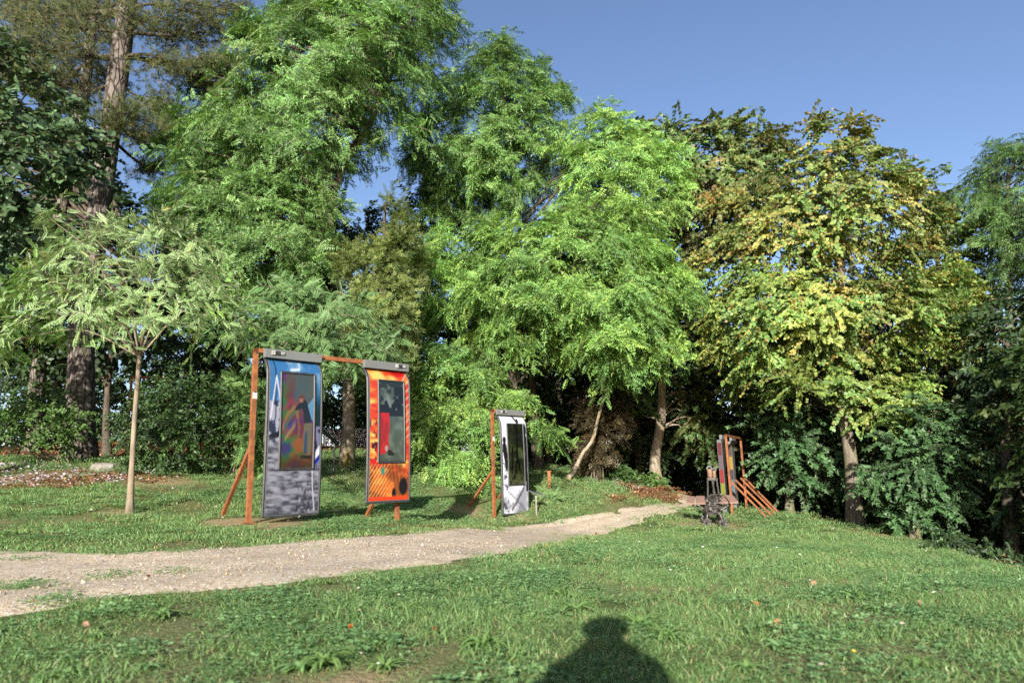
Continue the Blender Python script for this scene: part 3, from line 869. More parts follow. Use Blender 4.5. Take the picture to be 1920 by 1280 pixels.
for sel, pl in ((hi, SAP_W), (~hi, SAP_G)):
    S0, U, L = foliage(GC, puffs[sel], cen + np.array([0, 0, -.5]), .42, T_FROND_FINE, 11, 7, (.12, .20), pl, droop=.14, flip=.12 if sel is hi else .0, flatten=.7, tw_len=1.2)
    twig_lines(GB, S0, U, L, .005, .14, .6, 4)
stuff_part("twigs", GB, MB_YOUNG, root)
part("crown", GC, m_leaf("leaf_silver_underside", .2, .5, .4, (.24, .35, .14)), root)

# shrubs -----------------------------------------------------------
def shrub(name, label, base, poly, d, n, depth, tpl, mat, pal, rp=.42, ntw=12, K=11, size=(.06, .1), seed=1, stems=7, **kw):
    b = on_ground(*base)
    root = thing(name, b, label, "shrub")
    GC = Geo(); GB = Geo()
    pf = crown_points(poly, d, rp, n, depth, .8)
    c = pf.mean(0); c[1] = d + .4
    foliage(GC, pf, c, rp, tpl, ntw, K, size, pal, flatten=.9, **kw)
    g = np.random.default_rng(seed)
    for i in g.permutation(len(pf))[:stems]:
        s = b + np.array([g.normal() * .12, g.normal() * .1, -.05])
        q = spline([s, s * .6 + pf[i] * .4 + np.array([0, 0, .15]), pf[i]], 9)
        V, F = tube(q, np.linspace(.026, .008, 9), 5, False); part("stem", Geo().add(V, F), MB_GREY, root, True)
    part("foliage", GC, mat, root)
    return root
PRV = [((.035, .075, .018), 3), ((.05, .095, .022), 2), ((.028, .06, .018), 1)]
shrub("shrub", "loose green shrub with bare forked stems at the left edge behind the flower bed", (112, 870, 15.3),
      [(-90, 760), (0, 735), (60, 712), (135, 715), (168, 780), (155, 835), (120, 850), (40, 850), (-90, 850)], 15.2, 42, .8, T_OVAL, ML, [((.05, .10, .02), 3), ((.07, .13, .028), 2)], seed=41)
shrub("shrub", "dense dark green rounded shrub just right of the sapling stem", (270, 886, 14.2),
      [(212, 760), (250, 738), (310, 690), (380, 690), (430, 740), (440, 830), (400, 880), (300, 888), (225, 880), (200, 810)], 14.0, 60, .9, T_OVAL, ML_GLOSS, PRV, seed=42)
shrub("shrub", "feathery light green sucker growth behind the left edge of the blue panel", (440, 880, 14.6),
      [(385, 730), (440, 690), (500, 700), (540, 780), (530, 870), (430, 872), (400, 820)], 14.6, 26, .7, T_FROND_FINE, ML, ROB, ntw=8, K=6, size=(.2, .32), seed=43)
shrub("shrub", "brownish sparse shrub in the dark gap left of the mossy trunk", (1120, 890, 21.2),
      [(1075, 750), (1110, 725), (1175, 720), (1190, 790), (1140, 875), (1075, 885), (1085, 815)], 21.2, 30, .6, T_SPRIG, ML, [((.06, .05, .025), 3), ((.09, .065, .03), 2)], rp=.5, size=(.16, .26), seed=44)
shrub("shrub", "small leafy undergrowth at the foot of the mossy trunk", (1222, 918, 23.2),
      [(1195, 890), (1225, 880), (1248, 900), (1250, 930), (1215, 928)], 23.2, 8, .3, T_OVAL, ML, [((.07, .13, .03), 1)], rp=.28, size=(.08, .14), seed=45, stems=4)
shrub("shrub", "pale yellow-green feathery sucker beside the small rusty post", (1030, 950, 16.8),
      [(1010, 915), (1035, 908), (1052, 925), (1048, 955), (1018, 955)], 16.8, 6, .2, T_FROND_FINE, ML_PALE, [((.24, .28, .09), 1)], rp=.2, ntw=6, K=4, size=(.16, .26), seed=46, stems=4)
shrub("shrub", "dark low undergrowth beside the path in front of the leaning trunk", (1165, 905, 22.5),
      [(1140, 880), (1170, 868), (1192, 885), (1190, 915), (1150, 915)], 22.5, 8, .3, T_OVAL, ML, [((.05, .10, .025), 1)], rp=.3, size=(.08, .14), seed=47, stems=4)
shrub("shrub", "dark leafy bush below the crest at the right end of the lawn", (1790, 1030, 13),
      [(1700, 1000), (1760, 985), (1900, 1020), (1960, 1060), (1960, 1120), (1820, 1080)], 13, 26, .6, T_OVAL, ML, DARK, rp=.45, size=(.09, .14), seed=48, stems=5)

# leaning bare trunk in the gap
b = on_ground(1062, 893, 20)
root = thing("leaning_tree", b, "thin bare leaning trunk curving out of the dark gap", "tree")
S, V, F = trunk_geo([b, at(1078, 880, 20), at(1092, 850, 20), at(1112, 822, 20), at(1125, 770, 20.2), at(1150, 690, 20.4), at(1165, 610, 20.6)], .075, .03, .2, 9, 20, .15, 5)
part("trunk", Geo().add(V, F), MB_MOSS, root, True)

# background wood ---------------------------------------------------
def forest_tree(seed, h, w, tpl, pal, size):
    g = np.random.default_rng(seed)
    root = thing("woodland_tree", (0, 0, 0), "dark shaded woodland tree standing far behind the front trees", "tree", "dark trees deep in the wood")
    S, V, F = trunk_geo([(0, 0, 0), (.1, 0, h * .3), (-.1, .1, h * .6), (.05, 0, h * .92)], .2, .05, .3, 8, 16, .1, seed)
    part("trunk", Geo().add(V, F), MB_DARK, root, True)
    n = 60
    ph = g.uniform(0, 6.283, n); zz = g.uniform(.12, 1, n); rr = w * np.sqrt(np.sin(np.clip(zz, .05, .97) * math.pi) * .7 + .25) * np.sqrt(g.uniform(.3, 1, n))
    pf = np.stack([np.cos(ph) * rr, np.sin(ph) * rr, zz * h], -1)
    GC = Geo(); GB = Geo()
    foliage(GC, pf, np.array([0, 0, h * .5]), 1.15, tpl, 12, 14, size, pal)
    limbs(None, None, S, pf, .04, 20, seed, n=4, G=GB)
    stuff_part("branches", GB, MB_DARK, root)
    part("crown", GC, ML, root)
    return root
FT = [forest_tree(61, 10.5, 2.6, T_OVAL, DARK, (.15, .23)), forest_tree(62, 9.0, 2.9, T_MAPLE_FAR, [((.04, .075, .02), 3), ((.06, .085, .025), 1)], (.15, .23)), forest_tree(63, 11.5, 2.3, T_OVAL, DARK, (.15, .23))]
spots = []
g = np.random.default_rng(77)
for (x, y) in [(-24, 27), (-20, 31), (-17.5, 25.5), (-14.5, 30), (-12, 35), (-9.5, 31), (-7, 36), (-4.5, 33), (-2, 37), (0, 30.5), (1.8, 34), (3.6, 30.5), (5.4, 36), (7.2, 42), (9, 38), (11.2, 33), (13, 29), (15, 33), (16, 26),
               (18, 30), (17.5, 21), (20, 25), (22, 20), (15.5, 17.5), (19, 15), (13.2, 13.2), (16.5, 11.5), (22, 33), (12, 23.5), (-28, 33), (24, 27), (-11, 25.5), (-6.5, 27), (-3.2, 25), (1.2, 27), (4.8, 26.8), (9.5, 28), (14.5, 22.5), (6.2, 31.5), (8.4, 33.5), (10.2, 30.6), (12.4, 27.5), (7.4, 38), (4.2, 33), (16.5, 28.5), (21, 28), (19.5, 17.5), (2.4, 29.5)]:
    spots.append((x + g.normal() * .4, y + g.normal() * .4))
def copy_tree(src):
    r = src.copy(); COL.objects.link(r)
    for ch in list(src.children):
        c = ch.copy(); c.parent = r; COL.objects.link(c)
    return r
kids = {f.name: list(f.children) for f in FT}
for i, (x, y) in enumerate(spots):
    src = FT[i % 3]
    o = src if i < 3 else copy_tree(src)
    o.location = (x, y, gz(x, y) - .1)
    s = g.uniform(.8, 1.12)
    if x > 10: s *= .9
    if -7.5 < x < -1.5 and y < 34: s *= .88
    o.rotation_euler = (0, 0, g.uniform(0, 6.28)); o.scale = (s, s, s * g.uniform(.92, 1.05))
# far-off wood beyond, one mass
GC = Geo(); n = 520
th = rng.uniform(-1.1, 1.1, n); rr = rng.uniform(44, 60, n)
pf = np.stack([np.sin(th) * rr, np.cos(th) * rr, -7 + 16 * rng.uniform(0, 1, n) ** 1.1], -1)
foliage(GC, pf, np.array([0, 75, 3.0]), 2.1, T_LANCE, 10, 8, (.8, 1.25), DARK)
solo("far_wood", GC, ML, "dark far-off wood closing the view behind all trees", "wood", kind="stuff")

# ------------------------------------------------------------------ printed panels
def smooth(a, b, x):
    t = np.clip((x - a) / (b - a), 0, 1); return t * t * (3 - 2 * t)
def lay(C, m, col):
    m = np.asarray(m, float)
    if m.ndim == 2: m = m[..., None]
    return C * (1 - m) + np.asarray(col, float) * m
def pmask(U, V, poly):
    return in_poly(U, V, poly).astype(float)
def line(U, V, pts, w):
    return (poly_dist(U, V, pts, False) < w).astype(float)
def sr(r, g_, b_):
    return tuple(.46 * ((c / 255) / 12.92 if c < 11 else (((c / 255) + .055) / 1.055) ** 2.4) for c in (r, g_, b_))

ASP = 2.5      # print height over width: V is stretched for isotropic noise
def paint_harbour(U, V):
    Y_ = V * ASP
    C = np.ones(U.shape + (3,)) * np.array(sr(60, 120, 175))
    n = fbm(U * 5, Y_ * 5, 1)
    C = lay(C, smooth(.45, .7, n) * .7, sr(140, 180, 215))
    C = lay(C, smooth(.35, .75, U) * smooth(.97, .70, V), sr(22, 90, 125))
    C = lay(C, smooth(.6, .95, U) * smooth(.80, .66, V) * (V > .45), sr(12, 42, 45))
    # quay and masts at the left
    m = (U < .3) & (V < .72) & (V > .3)
    C = lay(C, m, sr(170, 172, 190))
    C = lay(C, m * (fbm(U * 14, Y_ * 9, 2) > .52), sr(45, 50, 78))
    C = lay(C, line(U, V, [(.12, .62), (.10, .98)], .012), sr(40, 45, 80))
    C = lay(C, line(U, V, [(.02, .60), (.12, .88), (.24, .66)], .010), sr(225, 225, 235))
    C = lay(C, line(U, V, [(.6, .99), (.58, .94), (.4, .93)], .008), sr(210, 225, 240))
    C = lay(C, pmask(U, V, [(0, .50), (.3, .54), (.3, .50), (0, .46)]), sr(20, 22, 30))
    # boats at the right
    m = (U > .8) & (V < .56) & (V > .28)
    C = lay(C, m, sr(120, 122, 150))
    C = lay(C, m * (fbm(U * 12, Y_ * 12, 3) > .5), sr(30, 32, 60))
    C = lay(C, pmask(U, V, [(.84, .34), (1, .44), (1, .38), (.86, .30)]), sr(235, 235, 245))
    C = lay(C, pmask(U, V, [(.84, .31), (1, .38), (1, .34), (.88, .29)]), sr(25, 40, 150))
    # rippled grey water
    w = smooth(.5, .40, V) * (U < .3) + (V < .29)
    rip = smooth(.18, .8, fbm(U * 7 + 2 * Y_, Y_ * 26, 5))
    water = np.array(sr(60, 62, 78)) * (1 - rip[..., None]) + np.array(sr(175, 175, 188)) * rip[..., None]
    water = water * (0.25 + .6 * smooth(.0, .25, fbm(U * 2, Y_ * 2, 8))[..., None])
    C = lay(C, np.clip(w, 0, 1), water)
    C = lay(C, (V < .20) * (U > .55) * smooth(.52, .6, fbm(U * 22, Y_ * 22, 6)) * .8, sr(35, 36, 55))
    C = lay(C, line(U, V, [(.86, .29), (.88, .16), (.93, .02)], .010), sr(210, 205, 225))
    return C

def paint_person(U, V):
    Y_ = V * 2.1
    a = fbm(U * 2.2, Y_ * 2.2, 11); b = fbm(U * 2 + 5, Y_ * 2, 12)
    ph = 9 * a + 3 * b + 2 * U
    C = np.stack([.5 + .5 * np.sin(ph), .5 + .5 * np.sin(ph + 2.1), .5 + .5 * np.sin(ph + 4.2)], -1)
    C = C ** 2 * .05 + .006
    C = lay(C, smooth(.5, .8, V) * smooth(.2, .5, U) * .75, sr(62, 92, 84))
    C = lay(C, smooth(.78, .95, V) * smooth(.45, .15, U) * .6, sr(110, 30, 85))
    C = lay(C, smooth(.5, .62, fbm(U * 5, Y_ * 5, 14)) * smooth(.6, .4, V) * .45, sr(150, 70, 25))
    for k, (c, pts) in enumerate([(sr(150, 120, 40), [(.08, .42), (.2, .6), (.42, .66), (.5, .55)]), (sr(40, 110, 85), [(.14, .40), (.26, .56), (.44, .6)]), (sr(140, 40, 60), [(.05, .62), (.3, .72), (.5, .68)]),
                                  (sr(50, 65, 130), [(.2, .34), (.3, .46), (.46, .5)]), (sr(160, 130, 60), [(.15, .3), (.42, .46)]), (sr(130, 100, 40), [(.5, .6), (.56, .42), (.52, .3)])]):
        d_ = poly_dist(U + .05 * (a - .5), V + .12 * (b - .5), pts, False)
        C = lay(C, np.clip(1.3 - d_ / .03, 0, 1) * .6, c)
    C = lay(C, pmask(U, V, [(.7, .62), (.97, .75), (.97, .5), (.75, .55)]) * .7, sr(95, 165, 205))
    C = lay(C, smooth(1.2, .6, np.hypot((U - .52) / .17, (V - .24) / .075) + .9 * (fbm(U * 9, Y_ * 9, 15) - .5)) * .85, sr(140, 68, 22))
    C = lay(C, smooth(.2, .02, V) * .8, sr(60, 38, 25))
    # painter seen from behind: trousers, jacket, arm, head, cap
    C = lay(C, pmask(U, V, [(.70, .47), (.93, .48), (.93, .20), (.90, .13), (.80, .13), (.80, .34), (.74, .17), (.66, .18)]), sr(98, 92, 70))
    C = lay(C, pmask(U, V, [(.72, .36), (.80, .40), (.80, .16), (.70, .16)]), sr(40, 62, 92))
    C = lay(C, pmask(U, V, [(.62, .14), (.94, .14), (.95, .10), (.60, .11)]), sr(16, 14, 14))
    C = lay(C, pmask(U, V, [(.55, .68), (.66, .73), (.76, .71), (.93, .50), (.70, .47), (.66, .60)]), sr(17, 18, 24))
    C = lay(C, pmask(U, V, [(.56, .69), (.66, .66), (.58, .62), (.42, .60), (.42, .63)]), sr(17, 18, 24))
    C = lay(C, np.hypot((U - .60) / .065, (V - .725) / .035) < 1, sr(150, 95, 70))
    C = lay(C, (np.hypot((U - .61) / .085, (V - .74) / .032) < 1) & (V > .733), sr(95, 50, 38))
    return C

def paint_sunset(U, V):
    Y_ = V * ASP
    n = fbm(U * 3 + Y_ * .7, Y_ * 9, 21)
    C = np.ones(U.shape + (3,)) * np.array(sr(226, 72, 40))
    C = lay(C, smooth(.48, .68, n), sr(250, 150, 60))
    C = lay(C, smooth(.62, .75, n), sr(255, 205, 110))
    C = lay(C, smooth(.42, .3, n), sr(200, 30, 30))
    C = lay(C, (U < .28) * smooth(.52, .46, np.abs(V - .5)) * (fbm(U * 4, Y_ * 3, 23) > .5) * (V < .6), sr(225, 30, 35))
    C = lay(C, (U > .75) * (V > .4) * (V < .9) * .7, sr(228, 60, 45))
    for k in range(9):
        y0 = .42 + .06 * k
        C = lay(C, line(U, V, [(.78, y0), (1, y0 + .08)], .006) * .7, sr(255, 205, 160))
    C = lay(C, (U < .18) * (V > .3) * (V < .62) * (fbm(U * 20, Y_ * 14, 24) > .62), sr(70, 20, 30))
    C = lay(C, (V < .30) * smooth(.3, .1, V) * .5, sr(250, 160, 70))
    # net and dark shapes in the lower part
    low = (V < .27) & (V > .03)
    C = lay(C, low * smooth(.4, .6, fbm(U * 4, Y_ * 4, 26)) * .75, sr(90, 45, 20))
    for k in range(40):
        x0 = -.6 + k * .042
        C = lay(C, low * line(U, V, [(x0, .02), (x0 + .55, .30)], .005) * .75 * smooth(.75, .45, U + .3 * fbm(U * 5, Y_ * 5, 29)), sr(60, 26, 16) if k % 2 else sr(238, 180, 105))
    for k in range(12):
        x0 = -.2 + k * .09
        C = lay(C, low * line(U, V, [(x0, .28), (x0 + .12, .02)], .004) * .6, sr(230, 150, 80))
    C = lay(C, (np.hypot((U - .86) / .11, (V - .10) / .065) < 1) | (np.hypot((U - .62) / .05, (V - .05) / .04) < 1), sr(28, 22, 30))
    C = lay(C, np.hypot((U - .33) / .05, (V - .22) / .03) < 1, sr(70, 140, 120))
    C = lay(C, V < .03, sr(235, 75, 35))
    return C

def paint_boot(U, V):
    Y_ = V * 2.3
    C = np.ones(U.shape + (3,)) * np.array(sr(70, 84, 74))
    n = fbm(U * 3, Y_ * 3, 31)
    C = lay(C, smooth(.4, .7, n) * .7, sr(112, 126, 112))
    C = lay(C, (V > .72) * (fbm(U * 5, Y_ * 5, 32) > .55), sr(38, 46, 40))
    m = (V > .56) & (V < .82) & (fbm(U * 6, Y_ * 6, 33) + .25 * (V < .7) > .52)
    C = lay(C, m, sr(18, 19, 20))
    C = lay(C, (U > .6) & (V > .82) & (V < .93), sr(26, 28, 28))
    C = lay(C, line(U, V, [(.35, .78), (.45, .70)], .04), sr(120, 130, 125))
    leg = [(.05, .60), (.40, .60), (.42, .45), (.38, .28), (.40, .16), (.22, .10), (.05, .10)]
    C = lay(C, pmask(U, V, leg), sr(196, 22, 26))
    C = lay(C, pmask(U, V, leg) * smooth(.5, .7, fbm(U * 9, Y_ * 3, 35)) * .6, sr(130, 10, 16))
    C = lay(C, np.hypot((U - .30) / .06, (V - .17) / .035) < 1, sr(165, 150, 145))
    C = lay(C, pmask(U, V, [(.36, .15), (.46, .15), (.62, .10), (.58, .08), (.34, .09)]), sr(14, 14, 16))
    C = lay(C, (U < .06) | (U > .95) | (V < .02), sr(45, 55, 48))
    return C

def paint_snow(U, V):
    Y_ = V * ASP
    n = fbm(U * 2.5, Y_ * 2.5, 41)
    C = np.ones(U.shape + (3,)) * np.array(sr(205, 205, 212))
    C = lay(C, smooth(.4, .7, n) * .5, sr(160, 160, 172))
    C = lay(C, (V < .28) * smooth(.42, .7, fbm(U * 3, Y_ * 3, 42)) * .8, sr(120, 120, 132))
    def scr(poly, w, t=.5, k=9):
        d = poly_dist(U, V, poly, False); return (d < w * (.4 + 1.4 * fbm(U * k, Y_ * k, 44))).astype(float)
    C = lay(C, scr([(.08, .70), (.13, .55), (.15, .50)], .07), sr(22, 22, 26))
    C = lay(C, scr([(.93, .85), (.97, .6), (.93, .4), (.98, .3)], .06), sr(25, 25, 30))
    C = lay(C, scr([(.55, .99), (.63, .93), (.7, .95)], .02), sr(30, 30, 35))
    C = lay(C, scr([(.85, .26), (.6, .14), (.35, .04)], .018) * .8, sr(60, 60, 66))
    C = lay(C, scr([(.2, .22), (.45, .15), (.9, .02)], .012) * .6, sr(90, 90, 98))
    C = lay(C, (V < .12) * (U < .4) * (fbm(U * 16, Y_ * 16, 45) > .6), sr(45, 45, 52))
    C = lay(C, (U < .22) * (V < .55) * (fbm(U * 14, Y_ * 10, 46) > .6), sr(80, 80, 90))
    C = lay(C, (V < .25) * smooth(.35, .5, np.abs(U - .5)) * 0 + pmask(U, V, [(.55, .0), (.7, .12), (.98, .0)]) * .7, sr(95, 95, 104))
    return np.clip(C * 1.75, 0, .55)

def paint_tree_reflection(U, V):  # dark trees mirrored in the window pane, painted into its colour
    Y_ = V * 2.6
    C = np.ones(U.shape + (3,)) * np.array(sr(34, 40, 22))
    C = lay(C, smooth(.45, .7, fbm(U * 4, Y_ * 4, 51)) * .6, sr(92, 104, 62))
    C = lay(C, smooth(.6, .75, V) * .75, sr(28, 28, 22))
    for p, w in [([(.62, 1), (.55, .45), (.30, .0)], .05), ([(.55, .5), (.80, .1)], .07), ([(.3, .6), (.18, 0)], .045)]:
        C = lay(C, line(U, V, p, w), sr(14, 14, 12))
    C = lay(C, smooth(.3, .0, V) * .5 * (fbm(U * 8, Y_ * 8, 53) > .45), sr(120, 125, 85))
    return C

def paint_stripe(seed):
    cols = [sr(120, 20, 45), sr(120, 95, 108), sr(170, 30, 30), sr(150, 160, 30), sr(40, 45, 40)] if seed == 1 else [sr(90, 70, 65), sr(190, 160, 60), sr(80, 60, 80), sr(110, 130, 135), sr(55, 60, 62)]
    def f(U, V):
        C = np.zeros(U.shape + (3,))
        q = np.clip(((1 - V) * 5 + (fbm(U * 3, V * 8, seed + 60) - .5) * .8).astype(int), 0, 4)
        return np.array(cols)[q] * .7
    return f

def soft(paint, U, V):
    du = .4 / U.shape[1]; dv = .4 / U.shape[0]
    return sum(paint(U + a_ * du, V + b_ * dv) for a_, b_ in ((-1, -.5), (1, .5), (-.4, 1), (.4, -1))) / 4

def pgrid(o, a, u, n, w, h, prof, nu, nv, paint, off, geo=None, z0=0.0, H=None, x0=0.0):
    """painted sheet on the door profile; o = foot of the leaf, a along, u up, n outward"""
    H = H or h
    U, V = np.meshgrid(np.linspace(0, 1, nu), np.linspace(0, 1, nv))
    zz = z0 + V * h
    P_ = o + a * (x0 + U * w)[..., None] + u * zz[..., None] + n * (prof(zz / H) + off)[..., None]
    I = (np.arange(nv - 1)[:, None] * nu + np.arange(nu - 1)[None]).ravel()
    geo = geo or Geo()
    geo.add(P_.reshape(-1, 3), [np.stack([I, I + 1, I + nu + 1, I + nu], -1)], soft(paint, U, V).reshape(-1, 3))
    return geo

UP = np.array([0, 0, 1.0])
def prof_door(v):
    return .038 * (1 - ((v - .42) / .58) ** 2) - .115 * np.clip((v - .90) / .10, 0, 1) ** 1.7

M_RAIL = m_noise('grey_paint', (.115, .12, .117), (.13, .135, .13), 2, .7, 0, spec=.2)
def door_leaf(root, o, a, n, w, h, paint, paint_win, clips_left=True, edge=False):
    """one hung door leaf: body, printed film, window, rubber edges, head rail"""
    nv = 40; v = np.linspace(0, 1, nv); t = .045
    # body: bent slab
    G = Geo(); ring = []
    for s, k in ((0, 0.0), (w, 0.0), (w, -t), (0, -t)):
        ring.append(o + a * s + UP * (v * h)[:, None] + n * (prof_door(v) + k)[:, None])
    Vv = np.stack(ring, 1).reshape(-1, 3)
    i = np.arange(nv - 1)[:, None] * 4; j = np.arange(4)[None]; j2 = (j + 1) % 4
    G.add(Vv, [np.stack([i + j, i + j2, i + 4 + j2, i + 4 + j], -1).reshape(-1, 4), np.array([[3, 2, 1, 0]]), np.array([[0, 1, 2, 3]]) + (nv - 1) * 4])
    part("door_body", G, M_GREYMET, root)
    part("printed_film", pgrid(o, a, UP, n, w - .03, h - .03, prof_door, *((70, 170) if not edge else (20, 60)), paint, .004, z0=.015, H=h, x0=.015), M_PRINT, root)
    if edge:
        U, V = np.meshgrid(np.linspace(0, 1, 6), np.linspace(0, 1, 80))
        P_ = o - a * .036 + n * (-.05 + U * .11)[..., None] + UP * (.1 + V * (h - .2))[..., None]
        I = (np.arange(79)[:, None] * 6 + np.arange(5)[None]).ravel()
        part("printed_edge", Geo().add(P_.reshape(-1, 3), [np.stack([I, I + 1, I + 7, I + 6], -1)], paint(U * 0 + .5, V).reshape(-1, 3)), M_PRINT, root)
        V_, F_ = obox(o - a * .018 + UP * h / 2 + n * .005, a, n, UP, .0155, .062, h / 2 - .02); part("edge_profile", Geo().add(V_, F_), M_GREYMET, root)
    # rubber edges
    for s in (0, 1):
        pts = o + a * (s * w + (.012 if s else -.012)) + UP * (v * h)[:, None] + n * (prof_door(v) - t * .4)[:, None]
        V_, F_ = tube(pts, .022, 6); part("rubber_edge", Geo().add(V_, F_), M_RUBBER, root)
    V_, F_ = bar(o + n * .0 - UP * .01, o + a * w + n * .0 - UP * .01, .05, .03); part("bottom_edge", Geo().add(V_, F_), M_RUBBER, root)
    # window
    wz0, wz1, wx0, wx1 = h * .285, h * .93, w * .22, w * .86
    wz1 = h * .905
    win = part("window", pgrid(o, a, UP, n, wx1 - wx0, wz1 - wz0, prof_door, *((60, 140) if not edge else (16, 50)), paint_win, .009, z0=wz0, H=h, x0=wx0), M_WINDOW, root)
    G = Geo()
    vv = np.linspace(wz0, wz1, 24)
    for s in (wx0, wx1):
        V_, F_ = tube(o + a * s + UP * vv[:, None] + n * (prof_door(vv / h) + .010)[:, None], .017, 6); G.add(V_, F_)
    for z in (wz0, wz1):
        V_, F_ = tube([o + a * wx0 + UP * z + n * (prof_door(z / h) + .010), o + a * wx1 + UP * z + n * (prof_door(z / h) + .010)], .017, 6); G.add(V_, F_)
    fr = bpy.data.objects.new("window_frame", G.mesh("window_frame", M_RUBBER, np.array(root.location)))
    fr.parent = win; COL.objects.link(fr)
    # head rail with its fittings
    zt = h + .055; nn = n * (prof_door(1.0) + .06)
    V_, F_ = bar(o + a * -.05 + UP * zt + nn, o + a * (w + .02) + UP * zt + nn, .075, .125); part("head_rail", Geo().add(V_, F_), M_RAIL, root)
    c0 = .06 if clips_left else w - .22
    for k in range(3):
        q = o + a * (c0 + .07 * k) + UP * (zt + .01) + nn + n * .045
        V_, F_ = obox(q, a, n, UP, .024, .014, .032 - .007 * k); part("rail_fitting", Geo().add(V_, F_), M_LITE if k != 1 else M_RUBBER, root)

def portal(px, d, dirv, W, H, panels, label, braces=True, post_t=None, sticker=True, side=1, beam=True, brace_len=.9, brace_t=None):
    a = unit(np.array([dirv[0], dirv[1], 0.0])); n = np.array([a[1], -a[0], 0]) * side
    p = at(*px, d); b = np.array([p[0], p[1], gz(p[0], p[1])])
    root = thing("panel_stand", b, label, "sculpture")
    ztop = b[2] + H
    def gnd(q): return np.array([q[0], q[1], gz(q[0], q[1])])
    for k, t in enumerate(post_t):
        f = gnd(b + a * t); tp = np.array([f[0], f[1], ztop])
        V_, F_ = bar(f - UP * .1, tp, .06, .06, a); part("post", Geo().add(V_, F_), M_RUST, root)
        V_, F_ = obox(f + UP * .012, a, n, UP, .075, .075, .008); part("foot_plate", Geo().add(V_, F_), M_RUST, root)
        for zb_ in (.06, .62):
            V_, F_ = tube([f + UP * (H - zb_) + n * .028, f + UP * (H - zb_) + n * .042], .014, 6); part("bolt", Geo().add(V_, F_), M_BRONZE, root)
    for t in (brace_t or post_t) if braces else ():
            f = gnd(b + a * t)
            q = gnd(f - n * brace_len); m = f + UP * (H * .42) - n * .03
            V_, F_ = bar(q - UP * .08 - n * .05, m, .05, .05, a); part("brace", Geo().add(V_, F_), M_RUST, root)
    if beam:
        V_, F_ = bar(np.array([b[0], b[1], ztop - .03]) - a * .03, np.array([b[0], b[1], ztop - .03]) + a * (W + .03), .06, .06); part("top_beam", Geo().add(V_, F_), M_RUST, root)
    if sticker:
        V_, F_ = obox(b + UP * (H * .72) + n * .033 + a * .0, a, n, UP, .032, .003, .045); part("sticker", Geo().add(V_, F_), M_WHITE, root)
    for (t, w, clear, pnt, pw, cl) in panels:
        od = .12 if side > 0 else .22
        zb = b[2] + clear
        o = np.array([b[0], b[1], zb]) + a * t + n * od
        door_leaf(root, o, a, n, w, ztop - .12 - zb, pnt, pw, cl, side < 0)
    return root, b, a, n

portal((465, 984), 9.5, (.707, .707), 2.56, 2.41, [(.15, .81, .09, paint_harbour, paint_person, True), (1.79, .77, .20, paint_sunset, paint_boot, False)],
       "rusty steel portal hung with a blue harbour panel and an orange sunset panel", post_t=[0, 2.43])
portal((927, 973), 15.7, (.707, .707), .98, 2.42, [(.14, .82, .06, paint_snow, paint_tree_reflection, True)],
       "single rusty stand hung with a narrow grey and white printed panel beside the path", post_t=[0, .95])
# the stand seen nearly edge-on to the right of the path
portal((1374, 968), 20.0, (.45, .89), 2.62, 2.30, [(.14, .62, .08, paint_stripe(1), paint_stripe(1), True), (1.80, .62, .12, paint_stripe(2), paint_stripe(2), False)],
       "rusty stand seen edge-on behind the bench with long braces sloping to the right", post_t=[0, 2.62], brace_t=[0, .8, 1.75, 2.62], side=-1, sticker=False, brace_len=1.0)
# rusty portal half hidden behind the dark shrub
root, b, a, n = portal((236, 846), 19, (.95, .3), 1.0, 2.25, [], "rusty steel portal partly hidden behind the dark shrub", post_t=[0, .95], sticker=False, braces=False)

# ------------------------------------------------------------------ sculptural bench
d = 16.5
b = on_ground(1340, 987, d)
root = thing("bench", b, "bench made of dark machine parts with four brown plank seats and two tall backrests", "bench")
sc_ = FPX / d
def bp_(px, py, dy=0.0):
    return np.array([b[0] + (px - 1340) / sc_, b[1] + dy, b[2] + (988 - py) / sc_])
def ringgeo(c, ax, Rr, r, n=22, m=8):
    ax = unit(np.asarray(ax, float)); u_ = unit(np.cross(ax, [0, 0, 1.0])); w_ = np.cross(ax, u_)
    t = np.linspace(0, 2 * math.pi, n + 1)
    return tube(c + Rr * (np.cos(t)[:, None] * u_ + np.sin(t)[:, None] * w_), r, m, False)
def disc(c, ax, Rr, h, n=20):
    ax = unit(np.asarray(ax, float)); return tube([c - ax * h / 2, c + ax * h / 2], Rr, n)
for (px, py, dy) in [(1325, 981, -.10), (1353, 982, -.12), (1358, 975, .32), (1331, 974, .32)]:
    c = bp_(px, py, dy); r_ = .095
    G = Geo().add(*ringgeo(c, (.15, -1, 0), r_ * .72, r_ * .32)); G.add(*disc(c, (.15, -1, 0), .035, .13))
    for k in range(10):
        an = k * math.pi / 5; q = c + np.array([math.cos(an), 0, math.sin(an)]) * r_
        G.add(*obox(q, (math.cos(an), 0, math.sin(an)), (0, 1, 0), (-math.sin(an), 0, math.cos(an)), .018, .035, .016))
    part("wheel", G, M_BRONZE, root)
    V_, F_ = tube(spline([bp_(1338, 960, .05), bp_((px + 1338) / 2 + (4 if px > 1338 else -4), 966, dy * .6), c], 12), [.04] * 4 + [.034] * 4 + [.028] * 4, 8)
    part("leg", Geo().add(V_, F_), M_BRONZE, root, True)
G = Geo(); g = np.random.default_rng(8)
V_, F_ = tube([bp_(1338, 966, .05), bp_(1338, 960, .05), bp_(1338, 946, .05), bp_(1340, 938, .05)], [.13, .2, .2, .14], 12, True, .25, 4); G.add(V_, F_)
